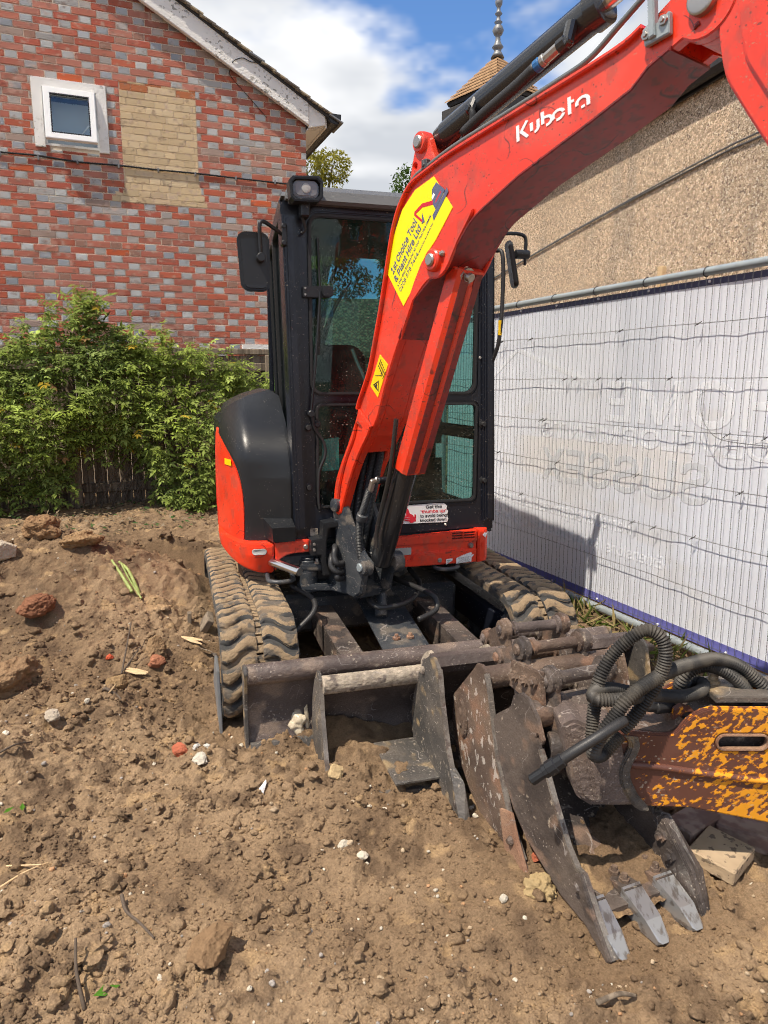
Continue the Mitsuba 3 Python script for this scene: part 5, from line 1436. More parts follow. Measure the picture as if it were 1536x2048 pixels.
# hoses through the boom foot
rngh = np.random.default_rng(4)
for k in range(4):
    w_ = .070 + .022 * k
    path, t_ = resample(spline([(-.085 + .01 * k, w_, .62), (-.078 + .018 * k, w_ + .004, .74), (-.042 + .024 * k, w_, .90), (.0 + .025 * k, w_, 1.04), (.05 + .02 * k, w_, 1.16)], 12), .0035)
    put(E_('boom_hose'), tube(path, .0165 + .0016 * np.where(np.arange(len(path)) % 2, 1, -1), 10), 'hose_black', BOOM, smooth=40)
    if k in (0, 2):
        put(E_('hose_fitting'), [rod((-.085 + .01 * k, w_, .60), (-.083 + .012 * k, w_, .66), .018, 6), rod((-.087 + .01 * k, w_, .54), (-.085 + .01 * k, w_, .60), .012, 10)], 'bare_steel', BOOM)
path, t_ = resample(spline([(.10, .035, .55), (.088, .02, .66), (.102, .012, .78), (.150, .010, .875), (.178, .014, .94)], 12), .0035)
hz = put(E_('cylinder_hose'), tube(path, .0165 + .0015 * np.where(np.arange(len(path)) % 2, 1, -1), 10), 'hose_black', BOOM, smooth=40)
put(hz + '__clip', lathe((.112, .012, .795), (.128, .011, .825), [(0, .022), (.1, .026), (.9, .026), (1, .022)], 14), 'cast_black', BOOM, smooth=40)
put(hz + '__fitting', [rod((.178, .014, .93), (.200, .016, .985), .013, 8), rod((.200, .016, .975), (.232, .02, .992), .012, 8)], 'bare_steel', BOOM)

# --- arm cylinder above the boom
ac = E_('arm_cylinder')
pa2, pb2 = np.array([.516, .105, 2.276]), np.array([1.235, .105, 2.462])
d2 = (pb2 - pa2) / np.linalg.norm(pb2 - pa2)
put(ac, lathe(pa2, pb2, [(0, .03), (.006, .044), (.05, .048), (.06, .0495), (.93, .0495), (.935, .056), (.99, .056), (1, .045)], 30), 'black_gloss', BOOM, smooth=40)
put(ac + '__rod', rod(pb2 - d2 * .02, pb2 + d2 * .46, .024, 18), 'chrome', BOOM, smooth=40)
put(ac + '__hose', tube(spline([(.70, .050, 2.245), (.80, .045, 2.275), (.95, .042, 2.315), (1.035, .040, 2.343)], 6), .0185, 12), 'hose_black', BOOM, smooth=True)
put(ac + '__hose', tube(spline([(.62, .075, 2.20), (.72, .055, 2.25), (.745, .05, 2.285), (.738, .045, 2.31)], 6), .012, 10), 'hose_black', BOOM, smooth=True)
put(ac + '__fitting', [rod((1.07, .040, 2.353), (1.125, .040, 2.370), .0155, 8), rod((1.055, .04, 2.349), (1.072, .04, 2.354), .019, 12)], 'bare_steel', BOOM, smooth=30)
put(ac + '__hose_sleeve', rod((1.032, .04, 2.342), (1.054, .04, 2.349), .020, 12), 'blue_sleeve', BOOM, smooth=30)
mat('blue_sleeve', (0.02, 0.12, 0.32), 0.4)
put(ac + '__elbow', [rod((1.120, .04, 2.366), (1.150, .042, 2.376), .021, 10), rod((1.150, .042, 2.368), (1.150, .06, 2.43), .018, 10), rod((1.15, .026, 2.372), (1.15, .05, 2.372), .014, 10)], 'black_gloss', BOOM, smooth=30)
put(ac + '__elbow', [rod((.735, .046, 2.298), (.735, .07, 2.345), .017, 10), rod((.735, .030, 2.312), (.735, .052, 2.312), .012, 8)], 'black_gloss', BOOM, smooth=30)

# --- arm (runs out of the picture) with its bucket link
ar = E_('arm')
armp = Polygon(np.vstack([spline([(1.595, 2.42, 0), (1.607, 2.33, 0), (1.630, 2.228, 0), (1.655, 2.125, 0), (1.698, 2.049, 0), (1.774, 1.935, 0), (2.00, 1.60, 0), (2.26, 1.22, 0)], 4)[:, :2], [(2.33, 1.16), (2.42, 1.18), (2.44, 1.28)], spline([(2.30, 1.60, 0), (2.10, 2.02, 0), (1.98, 2.30, 0), (1.88, 2.52, 0), (1.78, 2.62, 0), (1.66, 2.60, 0), (1.60, 2.50, 0)], 4)[:, :2]]))
put(ar, [plate(armp, .020, .052, axes='xzy', bev=.006), plate(armp.buffer(-.03), .050, .156, axes='xzy', bev=.002), plate(armp, .154, .186, axes='xzy', bev=.006)], 'red_paint', BOOM, smooth=30)
ins = armp.buffer(-.055)
put(ar + '__raised_panel', plate(ins, .010, .024, axes='xzy', bev=.010, rnd=.02), 'red_paint', BOOM, smooth=30)
put(ar + '__pin', lathe((1.592, -.006, 2.305), (1.592, .215, 2.305), [(0, .030), (.02, .036), (1, .036)], 22), 'bare_steel', BOOM, smooth=40)
put(ar + '__bucket_link', plate(Polygon([(2.30, 1.20), (2.36, 1.24), (2.62, 1.02), (2.58, .95)]), .03, .17, axes='xzy', bev=.01), 'cast_black', BOOM)
# ------------------------------------------------------------------ loose digging buckets, nested one inside the next
def bucket(label, fr, width, side, shell, tube_c, tube_r, ears, mats, lip=None, hexed=False, side2=None, edge=None):
    """fr: x across the bucket from its left plate, y back from the mouth, z up; outlines are (forward, z)"""
    k = thing('digging_bucket', label, 'excavator bucket', 'digging buckets in front of the machine')
    yz = lambda p: [(-a, b) for a, b in p]
    sh = LineString(yz(shell)).buffer(.007, cap_style='flat', join_style='round')
    put(k + '__shell', prism(sh, .008, width - .008, axes='yzx'), mats[0], fr, smooth=30)
    for i, x in enumerate((0.0, width - .012)):
        put(k + '__side_plate', plate(Polygon(yz(side if i == 0 or side2 is None else side2)).buffer(0), x, x + .012, axes='yzx', bev=.0025, rnd=.004), mats[1], fr, smooth=30)
    if edge is not None:
        put(k + '__worn_edge', prism(LineString(yz(edge)).buffer(.0045, cap_style='flat'), -.0018, .0138, axes='yzx'), 'edge_steel', fr)
    n_ = 6 if hexed else 20
    put(k + '__top_tube', rod((.010, -tube_c[0], tube_c[1]), (width - .01, -tube_c[0], tube_c[1]), tube_r, n_), mats[2], fr, smooth=40 if not hexed else False)
    if lip: put(k + '__cutting_edge', prism(LineString(yz(lip)).buffer(.009, cap_style='flat'), .006, width - .006, axes='yzx'), mats[3], fr)
    if ears:
        xs_, P1, P2, low = ears
        a = np.array(yz([P1])[0]); b = np.array(yz([P2])[0])
        body = unary_union([Point(a).buffer(.042), Point(b).buffer(.036), LineString([a, b]).buffer(.024), Polygon([a + [-.03, -.01], b + [.03, -.0], (low[1][0] * -1, low[1][1]), (low[0][0] * -1, low[0][1])])]).buffer(.012).buffer(-.012)
        for j, x in enumerate(xs_):
            e_ = put(k + '__hanger_ear', plate(body, x, x + .022, axes='yzx', bev=.005), mats[4], fr, smooth=30)
            for q, r in ((a, .036), (b, .030)):
                put(e_ + '__boss', lathe((x - .014 if j == 0 else x + .012, q[0], q[1]), (x + .010 if j == 0 else x + .038, q[0], q[1]), [(0, r - .005), (.15, r), (.85, r), (1, r - .005)], 20), mats[4], fr, smooth=40)
        for q, r in ((a, .020), (b, .018)):
            put(k + '__hanger_pin', lathe((xs_[0] - .022, q[0], q[1]), (xs_[1] + .044, q[0], q[1]), [(0, r * .7), (.02, r), (.20, r), (.21, r * 1.35), (.25, r * 1.35), (.26, r), (.80, r), (.81, r * 1.7), (.86, r * 1.7), (.87, r), (.98, r), (1, r * .7)], 18), mats[2], fr, smooth=40)
    return k


def MB(x, y, deg=16.3):
    o = MACH.m @ np.array([x, y, 0, 1])
    return rot2(deg, tuple(o[:3]))


fa = MB(-.473, -1.631)
ka = bucket('wide toothless ditching bucket with a cement-crusted top tube, just in front of the dozer blade', fa, 1.25,
       [(0.006, -.03), (-.053, .105), (-.100, .229), (-.118, .335), (-.140, .362), (-.172, .358), (-.225, .30), (-.268, .22), (-.290, .12), (-.285, .02), (-.22, -.06), (-.05, -.09)],
       [(-.15, .335), (-.225, .285), (-.272, .20), (-.290, .10), (-.270, .02), (-.20, -.018), (-.05, -.016), (.118, .0)], (-.118, .322), .034, None,
       ['rust_purple', 'rust_grey', 'cement_dust', 'rust_grey', 'cement_dust'], [(-.04, -.015), (.130, .002)], edge=[(.002, -.02), (-.056, .105), (-.103, .229), (-.121, .335)])
put(ka + '__lip_plate', bx(.205, .372, -.150, .14, .046, .058, .003), 'rust_grey', fa)
for x in (.395, .62):
    put(ka + '__hanger_ear', [plate(Polygon([(.02, .30), (.0, .40), (.02, .425), (.07, .43), (.12, .40), (.15, .36), (.15, .28)]), x, x + .02, axes='yzx', bev=.004, rnd=.01), plate(Polygon([(.0, .33), (.01, .40), (.06, .41), (.075, .345)]), x - .028, x + .002, axes='yzx', bev=.006, rnd=.008), rod((x - .04, .025, .375), (x + .02, .025, .375), .015, 12)], 'cement_dust', fa, smooth=30)
fb = MB(-.109, -2.009)
bucket('medium bucket with a grey clay-smeared side plate, right of the wide bucket mouth', fb, .83,
       [(.026, -.035), (-.054, -.0), (-.107, .114), (-.165, .198), (-.222, .334), (-.250, .437), (-.30, .462), (-.340, .455), (-.405, .417), (-.478, .315), (-.525, .21), (-.535, .10), (-.49, .01), (-.40, -.036), (-.27, -.055), (-.101, -.045)],
       [(-.40, .40), (-.475, .30), (-.515, .20), (-.525, .10), (-.48, .025), (-.38, -.005), (-.22, -.015), (-.05, -.02)], (-.355, .418), .036,
       ((.30, .525), (-.385, .505), (-.525, .425), ((-.33, .38), (-.50, .32))), ['rust_purple', 'rust_grey', 'rust_purple', 'rust_grey', 'rust_brown'], [(-.10, -.017), (.02, -.022)], hexed=True, edge=[(-.02, -.005), (-.057, .002), (-.110, .116), (-.168, .200), (-.225, .335), (-.253, .437)])
put(number('digging_bucket_001') if False else 'digging_bucket_001__side_cutter', hull([(-.010, .11, .155), (.010, .11, .155), (.022, .06, .12), (-.010, -.03, -.06), (.010, -.03, -.06), (.026, -.02, -.05), (.020, .07, .13), (-.008, .06, .02)]), 'rust_grey', fb)
put('digging_bucket_001__bolt', lathe((-.002, .062, .055), (-.014, .062, .055), [(0, .016), (.6, .015), (1, .009)], 8), 'rust_dark', fb)
fc = MB(-.02, -2.239, 19)
bucket('brown rusty bucket with an oval boss and whitish streaks on its side plate', fc, .52,
       [(.055, -.02), (-.010, .030), (-.093, .109), (-.185, .266), (-.247, .449), (-.273, .506), (-.30, .520), (-.335, .512), (-.365, .477), (-.505, .335), (-.515, .231), (-.455, .123), (-.363, .048), (-.246, .0), (-.113, -.025)],
       [(-.35, .47), (-.49, .33), (-.50, .235), (-.445, .13), (-.355, .058), (-.24, .012), (-.02, -.005)], (-.325, .462), .037,
       ((.165, .385), (-.345, .535), (-.485, .455), ((-.29, .42), (-.45, .35))), ['rust_dark', 'rust_limed', 'rust_brown', 'rust_orange', 'rust_dark'], [(-.10, .0), (.03, -.006)], edge=[(-.012, .030), (-.096, .110), (-.188, .267), (-.250, .449), (-.275, .500)])
KC = 'digging_bucket_002'
ov = Polygon([(q[0] * .036, q[1] * .066) for q in arc(0, 0, 1, 0, 345, 24)])
ov = affinity.translate(affinity.rotate(ov, -14), .425, .285)
put(KC + '__boss', [plate(ov, -.010, .002, axes='yzx', bev=.005), plate(affinity.scale(ov, .45, .5), -.016, -.006, axes='yzx', bev=.004)], 'rust_brown', fc, smooth=30)
put(KC + '__side_cutter', plate(Polygon([(.135, .125), (.07, .15), (.03, .085), (-.07, -.03), (.02, -.05), (.10, .02)]), -.014, .0, axes='yzx', bev=.003), 'rust_orange', fc)
put(KC + '__bolt', lathe((.0, .055, .07), (-.028, .055, .07), [(0, .016), (.6, .015), (1, .008)], 8), 'rust_brown', fc)
fd = rot2(23.4, (.565, 1.52, 0))
sideD = [(.0, -.015), (-.064, .065), (-.125, .150), (-.150, .140), (-.191, .178), (-.217, .222), (-.261, .280), (-.293, .322), (-.330, .392), (-.352, .418), (-.344, .440), (-.326, .400), (-.318, .425), (-.347, .477), (-.393, .516), (-.43, .520), (-.470, .495), (-.482, .454), (-.557, .397), (-.578, .366), (-.561, .306), (-.511, .223), (-.449, .141), (-.378, .087), (-.210, .022), (-.108, .012), (-.031, -.03)]
bucket('small toothed bucket with bright worn tips, nearest the camera and holding the breaker nose', fd, .315, sideD,
       [(-.465, .47), (-.54, .385), (-.558, .35), (-.54, .30), (-.49, .225), (-.43, .15), (-.36, .098), (-.20, .045), (-.135, .038)], (-.410, .455), .040,
       ((.075, .262), (-.405, .555), (-.530, .470), ((-.34, .40), (-.47, .39))), ['rust_dark', 'rust_dark', 'rust_dark', 'rust_dark', 'rust_dark'], [(-.22, .047), (-.095, .034)], edge=[(-.004, -.008), (-.067, .066), (-.126, .142), (-.153, .143), (-.194, .180), (-.264, .281), (-.333, .392)],
       side2=[(-.085, .03), (-.125, .150), (-.191, .178), (-.261, .280), (-.33, .40), (-.393, .516), (-.43, .520), (-.47, .495), (-.557, .397), (-.578, .366), (-.561, .306), (-.511, .223), (-.449, .141), (-.378, .087), (-.210, .022)])
KD = 'digging_bucket_003'
for i, x in enumerate((.036, .158, .268)):
    tilt = (-.006, 0, .006)[i]
    th = put(KD + '__tooth', hull([(x - .026, .20, .058), (x + .026, .20, .058), (x - .030, .11, .070), (x + .030, .11, .070), (x - .030, .11, .018), (x + .030, .11, .018), (x - .024, .20, .045), (x + .024, .20, .045)]), 'rust_dark', fd)
    put(th + '__tip', hull([(x - .031, .122, .072), (x + .031, .122, .072), (x - .031, .122, .018), (x + .031, .122, .018), (x - .025 + tilt, .035, .036), (x + .025 + tilt, .035, .036), (x - .018 + tilt, -.004, .004), (x + .018 + tilt, -.004, .004), (x - .010 + tilt, -.012, .0), (x + .010 + tilt, -.012, .0), (x - .018 + tilt, .0, -.010), (x + .018 + tilt, .0, -.010), (x - .027, .05, -.005), (x + .027, .05, -.005)]), 'worn_steel', fd)
    for y in (.185, .145):
        put(th + '__bolt', lathe((x, y, .055), (x, y, .084 if y > .16 else .088), [(0, .016), (.6, .015), (.62, .010), (1, .009)], 6), 'rust_brown', fd)
put(KD + '__side_cutter', [plate(Polygon([(.215, .20), (.17, .205), (.06, .10), (.0, -.005), (.02, -.02), (.11, .05)]), .306, .330, axes='yzx', bev=.006), hull([(.315, .19, .21), (.335, .17, .205), (.352, .06, .10), (.33, .06, .11), (.325, .01, .01), (.338, .012, .005), (.315, .10, .08)])], 'rust_dark', fd)
put(KD + '__side_cutter', plate(Polygon([(.15, .135), (.125, .152), (.065, .068), (.0, -.005), (.01, -.02), (.09, .03)]), -.012, .001, axes='yzx', bev=.004), 'rust_dark', fd)
put(KD + '__bolt', lathe((.0, .135, .105), (-.018, .135, .105), [(0, .016), (.6, .015), (1, .009)], 8), 'rust_dark', fd)
for y, z in ((.165, .15), (.13, .11)): put(KD + '__bolt', lathe((.306, y, z), (.285, y, z), [(0, .020), (.5, .019), (.52, .011), (1, .010)], 6), 'rust_dark', fd)
lk = put(KD + '__lock_plate', plate(Polygon([(.40, .585), (.555, .565), (.560, .480), (.42, .468), (.385, .49)]), .045, .060, axes='yzx', bev=.004), 'rust_brown', fd)
for y, z in ((.525, .525), (.475, .53), (.43, .545)): put(lk + '__bolt', lathe((.047, y, z), (.025, y, z), [(0, .018), (.5, .018), (.52, .011), (1, .010)], 6), 'rust_brown', fd)
# soil lying inside the buckets
rng = np.random.default_rng(77)


def heap(x0, x1, y0, y1, fn, n=40):
    gx_, gy_ = np.meshgrid(np.linspace(x0, x1, n), np.linspace(y0, y1, n))
    p = np.stack([gx_, gy_, gx_ * 0], -1)
    z = fn(gx_, gy_) + .022 * (meshkit.fbm(p * 22, 3, 3) - .5) + .016 * (meshkit.noise(p * 60, 8) - .5)
    i, j = np.meshgrid(np.arange(n - 1), np.arange(n - 1), indexing='ij')
    q = np.stack([i * n + j, i * n + j + 1, (i + 1) * n + j + 1, (i + 1) * n + j], -1).reshape(-1, 4)
    return trimesh.Trimesh(np.stack([gx_, gy_, z], -1).reshape(-1, 3), np.vstack([q[:, [0, 1, 2]], q[:, [0, 2, 3]]]), process=False)


one('soil_pile', heap(.012, .303, .075, .50, lambda x, y: .045 + .05 * np.clip((y - .14) / .22, 0, 1) - .03 * np.clip((.16 - y) / .05, 0, 1) + .03 * np.abs(x - .15) / .15 + .13 * np.clip((y - .36) / .16, 0, 1) ** 2), 'soil', 'loose soil lying in the floor of the small toothed bucket', 'soil', fd, smooth=True)
one('soil_pile', heap(.012, .62, -.10, .265, lambda x, y: -.024 + .05 * np.clip((.24 - x) / .14, -0.6, 1) + .10 * np.clip((y - .08) / .18, 0, 1)), 'soil', 'loose soil lying inside the mouth of the wide ditching bucket', 'soil', fa, smooth=True)

# ------------------------------------------------------------------ hydraulic breaker resting across the small bucket
hb_ = thing('hydraulic_breaker', 'rusty hydraulic breaker with chipped yellow paint lying nose-down on the small bucket', 'hydraulic breaker')
HB = Frame((0, 0, .0882), (.937, 0, 0), (0, .937, 0), (0, 0, .937))      # stands a little proud of the bucket, propped on its right plate
body = Polygon(np.vstack([[(.690, .245), (.672, .40)], spline([(.685, .412, 0), (.75, .405, 0), (.815, .401, 0), (.842, .410, 0), (.868, .443, 0), (.90, .470, 0), (.935, .482, 0)], 4)[:, :2], [(1.40, .480), (1.75, .38), (1.75, -.09), (1.62, -.09), (1.50, .03), (1.136, .117), (.901, .166), (.755, .171), (.72, .19)]]))
slotB = rr(.958, 1.112, .351, .402, .024)
slotB2 = affinity.translate(slotB, .26, -.03)
put(hb_ + '__side_plate', plate(body.difference(slotB).difference(slotB2), 1.895, 1.915, axes='xzy', bev=.006), 'yellow_chipped', HB, smooth=30)
put(hb_ + '__side_plate', plate(body.difference(slotB).difference(slotB2), 2.085, 2.105, axes='xzy', bev=.006), 'yellow_chipped', HB, smooth=30)
put(hb_ + '__slot_rim', plate(slotB.difference(slotB.buffer(-.006)), 1.889, 1.91, axes='xzy', bev=.002), 'rust_orange', HB)
put(hb_ + '__core', prism(body.buffer(-.03), 1.95, 2.05), 'rust_dark', HB)
put(hb_ + '__bottom_plate', prism(LineString([(.75, .175), (.901, .17), (1.136, .121), (1.69, .025)]).buffer(.010, cap_style='flat'), 1.913, 2.087), 'rust_dark', HB)
put(hb_ + '__top_cover', prism(LineString([(.69, .40), (.75, .397), (.815, .392), (.842, .402), (.868, .435)]).buffer(.010, cap_style='flat'), 1.913, 2.087), 'rust_brown', HB)
nose_p = Polygon(np.vstack([spline([(.585, .187, 0), (.560, .215, 0), (.533, .334, 0), (.516, .405, 0), (.520, .428, 0), (.549, .441, 0), (.575, .432, 0), (.594, .418, 0)], 4)[:, :2], [(.70, .398), (.735, .24), (.74, .172), (.68, .170), (.607, .172)]]))
put(hb_ + '__nose', plate(nose_p, 1.885, 2.115, axes='xzy', bev=.022), 'rust_purple', HB, smooth=35)
cheek = Polygon(spline([(.690, .400, 0), (.705, .37, 0), (.680, .30, 0), (.690, .24, 0), (.725, .185, 0), (.755, .165, 0), (.775, .172, 0), (.735, .225, 0), (.712, .29, 0), (.735, .36, 0), (.73, .395, 0)], 4)[:, :2])
put(hb_ + '__weld_collar', plate(cheek, 1.876, 1.90, axes='xzy', bev=.008), 'rust_grey', HB, smooth=30)
put(hb_ + '__nose_rib', plate(Polygon([(.56, .40), (.585, .41), (.635, .25), (.63, .20), (.61, .205), (.60, .26)]), 1.868, 1.892, axes='xzy', bev=.010, rnd=.006), 'rust_purple', HB, smooth=30)
put(hb_ + '__side_rib', tube(spline([(.715, 1.893, .307), (.80, 1.893, .300), (.92, 1.893, .281), (1.12, 1.893, .254), (1.40, 1.893, .225)], 6), .011, 8), 'yellow_chipped', HB, smooth=True)
put(hb_ + '__chisel', rod((.62, 2.0, .30), (.50, 2.0, .305), .045, 18), 'rust_dark', HB, smooth=40)
topB = sbox(.965, 1.93, 1.45, 2.08).difference(Point(1.10, 2.02).buffer(.036)).difference(Point(1.17, 2.00).buffer(.036))
put(hb_ + '__top_plate', plate(topB, .480, .500, axes='xyz', bev=.003), 'rust_grey', HB)
for x, y in ((1.0, 2.03), (1.40, 2.03)): put(hb_ + '__bolt', lathe((x, y, .498), (x, y, .540), [(0, .022), (.3, .022), (.35, .016), (.8, .016), (1, .012)], 8), 'rust_grey', HB)
put(hb_ + '__lifting_bracket', [plate(Polygon([(.845, .40), (.85, .455), (.87, .47), (.90, .46), (.91, .45), (.885, .45), (.872, .44), (.872, .41)]), 1.93, 1.96, axes='xzy', bev=.004)], 'yellow_chipped', HB)


def ribbed(key, pts, r, mat_, amp=.0022, step=.0042, n=12):
    p, t_ = resample(spline(pts, 14), step)
    k = np.arange(len(p)) % 2
    return put(key, tube(p, r + amp * np.where(k, 1, -1), n), mat_, HB, smooth=40)


ho = thing('breaker_hose', 'ribbed dusty hose looped high and knotted, its black coupling hanging over the small bucket', 'hydraulic hose', 'hoses of the breaker')
ribbed(ho + '__sleeve', [(0.672, 1.860, 0.433), (0.696, 1.855, 0.466), (0.736, 1.850, 0.537), (0.766, 1.850, 0.604), (0.775, 1.850, 0.665), (0.758, 1.860, 0.713), (0.716, 1.870, 0.723), (0.647, 1.880, 0.659), (0.602, 1.870, 0.576), (0.589, 1.860, 0.478), (0.582, 1.840, 0.413)], .0180, 'hose_dusty')
put(ho + '__end', [tube(spline([(.648, 1.775, .505), (0.619, 1.760, 0.497), (0.565, 1.740, 0.474), (0.506, 1.735, 0.437), (0.455, 1.743, 0.393)], 6), .0150, 12)], 'hose_black', HB, smooth=True)
put(ho + '__coupling', [lathe((.478, 1.739, .412), (0.397, 1.755, 0.339), [(0, .016), (.02, .0190), (.22, .0190), (.24, .0215), (.46, .0215), (.48, .0190), (.58, .0190), (.60, .0155), (.97, .0155), (1, .012)], 10)], 'black_plastic', HB, smooth=20)
ho2 = thing('breaker_hose', 'thick ribbed dusty hose arching from the breaker top plate back into the knot', 'hydraulic hose', 'hoses of the breaker')
ribbed(ho2 + '__sleeve', [(0.663, 1.850, 0.423), (0.607, 1.820, 0.382), (0.573, 1.790, 0.402), (0.582, 1.780, 0.448), (0.623, 1.790, 0.507), (0.668, 1.800, 0.563), (0.746, 1.840, 0.595), (0.803, 1.880, 0.601), (0.885, 1.940, 0.597), (0.981, 1.990, 0.592), (1.068, 2.010, 0.560), (1.130, 2.000, 0.510), (1.165, 2.000, 0.470)], .0185, 'hose_dusty')
ho3 = thing('breaker_hose', 'ribbed dusty hose crossing level through the knot and bending up over the breaker', 'hydraulic hose', 'hoses of the breaker')
ribbed(ho3 + '__sleeve', [(0.723, 1.950, 0.505), (0.652, 1.900, 0.538), (0.597, 1.860, 0.553), (0.575, 1.830, 0.549), (0.590, 1.815, 0.545), (0.660, 1.825, 0.542), (0.755, 1.880, 0.528), (0.870, 1.935, 0.500), (0.937, 1.970, 0.500), (0.966, 2.020, 0.50), (0.949, 2.050, 0.50)], .0175, 'hose_dusty')
ribbed(ho3 + '__sleeve', [(0.905, 2.035, 0.480), (0.893, 2.010, 0.505), (0.907, 2.000, 0.543), (0.951, 2.000, 0.566), (1.004, 2.000, 0.556), (1.060, 2.000, 0.520), (1.095, 2.01, 0.48), (1.10, 2.02, .46)], .0185, 'hose_dusty')
put(ho3 + '__end', [tube(spline([(.949, 2.05, .50), (.90, 2.03, .455), (.84, 1.98, .445), (.77, 1.95, .46)], 6), .015, 10), lathe((.86, 1.985, .447), (.80, 1.96, .452), [(0, .017), (.1, .020), (.9, .020), (1, .016)], 10)], 'hose_black', HB, smooth=True)

# ------------------------------------------------------------------ stones, wood and litter on the ground
def gz1(x, y): return float(ground_z(np.array([x]), np.array([y]))[0])


def cobble(name, label, cat_, x, y, size, col, seed, dz=0.0, jag=False, flat=.7, rough=.2, sub=3, mat_=None, group=None):
    r = np.random.default_rng(seed)
    m = stone(r, (x, y, gz1(x, y) + size * .16 + dz), size, rough, 5 if size > .09 else 4, flat, jag)
    q_ = m.vertices
    m.vertices = q_ + m.vertex_normals * ((.016 * (meshkit.fbm(q_ * 38, 3, 2) - .5) + .008 * (meshkit.noise(q_ * 140, 3) - .5)) * min(1, size / .1) * (.5 if jag else 1.0))[:, None]
    if mat_: return one(name, m, mat_, label, cat_, smooth=25 if jag else 60, group=group)
    v = m.vertices
    c = np.array(col) * (0.75 + .5 * meshkit.fbm(v * 60 / 1.0, 3, seed % 97))[:, None]
    return one(name, m, 'vcol', label, cat_, smooth=True, color=c, group=group)


cobble('brick_fragment', 'bright orange-red broken brick lump left of the dozer blade', 'brick', -.776, 2.478, .072, (.36, .11, .062), 3, jag=True, sub=3, flat=.8)
cobble('brick_fragment', 'small bright red brick chip in the middle of the soil heap', 'brick', -1.269, 3.099, .035, (.50, .10, .05), 4, jag=True)
cobble('brick_fragment', 'reddish half-buried brick lump below the timber offcuts on the heap', 'brick', -1.06, 3.12, .10, (.30, .13, .075), 6, jag=True)
cobble('brick_fragment', 'red brick chip beside the brown bucket corner', 'brick', .452, 1.862, .050, (.36, .11, .06), 7, jag=True)
cobble('concrete_lump', 'white crusty concrete lump beside the orange brick lump', 'stone', -.666, 2.376, .075, (.46, .42, .35), 8, rough=.16, flat=.6, jag=True)
cobble('concrete_lump', 'small round white stone above the crusty concrete lump', 'stone', -.668, 2.470, .034, (.55, .54, .50), 9)
cobble('concrete_lump', 'small white stone touching the round white one', 'stone', -.700, 2.445, .032, (.52, .50, .46), 10)
cobble('concrete_lump', 'pale angular concrete piece low on the left of the heap', 'stone', -1.298, 2.583, .085, (.34, .29, .23), 11, jag=True, flat=.55)
cobble('boulder', 'large dark reddish-brown soil boulder half sunk in the left heap', 'stone', -1.646, 3.24, .20, (.19, .088, .05), 12, flat=.55, rough=.16)
cobble('boulder', 'knobbly brown clay lump standing on top of the heap below the fence', 'stone', -1.86, 3.80, .20, (.23, .14, .075), 13, flat=1.0, rough=.3, dz=.03)
cobble('boulder', 'pale flinty rock at the left edge of the heap top', 'stone', -1.95, 3.56, .15, (.40, .34, .26), 14, jag=True)
cobble('boulder', 'soil-coated stone under the wood splinters on the heap', 'stone', -1.169, 2.929, .115, (.24, .16, .085), 15, jag=True, flat=.8)
cobble('boulder', 'upright earthy stone right of the wood splinters on the heap', 'stone', -1.09, 3.20, .12, (.26, .17, .095), 16, flat=1.1, jag=True)
cobble('boulder', 'brown rock with a broken red corner at the bottom left of the foreground', 'stone', -.405, 1.470, .125, (.20, .128, .072), 17, flat=.55, jag=True, dz=.006)
cobble('boulder', 'tan jagged stone at the foot of the wide bucket left side plate', 'stone', -.163, 2.262, .060, (.42, .31, .17), 18, jag=True, flat=1.1)
cobble('boulder', 'dark lumpy clod at the far left of the soil heap', 'stone', -1.60, 2.86, .26, (.22, .14, .08), 19, flat=.75, rough=.28)
cobble('boulder', 'long clay lump lying across the heap crest', 'stone', -1.62, 3.70, .20, (.25, .16, .085), 20, flat=.5, rough=.25)
cobble('boulder', 'tan clay clod beside the left side of the toothed bucket', 'stone', .43, 1.735, .085, (.34, .25, .13), 22, rough=.3)
# bricks and slab on the right
pv = cbox((0, 0, 0), (.150, .135, .045), .004)
pv.apply_transform(trimesh.transformations.euler_matrix(.06, -.05, math.radians(43)))
pv.apply_translation((.985, 1.862, .040))
one('paving_block', pv, 'paver', 'sandy yellow block lying flat beside the toothed bucket', 'paving block')
for (x, y, z, rz, tint, lab) in ((.972, 2.005, .040, .60, 'dirty_brick', 'dirty purple-brown brick behind the sandy paving block under the breaker'), (1.125, 1.965, .034, -.5, 'dirty_brick', 'grey-brown brick at the far right under the breaker')):
    one('loose_brick', cbox((x, y, z), (.19, .095, .062), .006, rz), tint, lab, 'brick')
one('loose_brick', cbox((1.262, 3.38, .075), (.155, .10, .075), .006, .25), 'rust_brown', 'buff brick behind the hose loop at the foot of the mesh fence', 'brick')
one('loose_brick', cbox((1.262, 3.38, .0), (.17, .11, .07), .006, .2), 'rust_brown', 'darker brick under the buff brick at the fence foot', 'brick')


def stick(name, label, cat_, pts, r, mat_='bark', n=6):
    p = spline(pts, 5)
    return one(name, tube(p, np.linspace(r, r * .6, len(p)), n), mat_, label, cat_, smooth=True)


def on_g(pts): return [(x, y, gz1(x, y) + h) for x, y, h in pts]


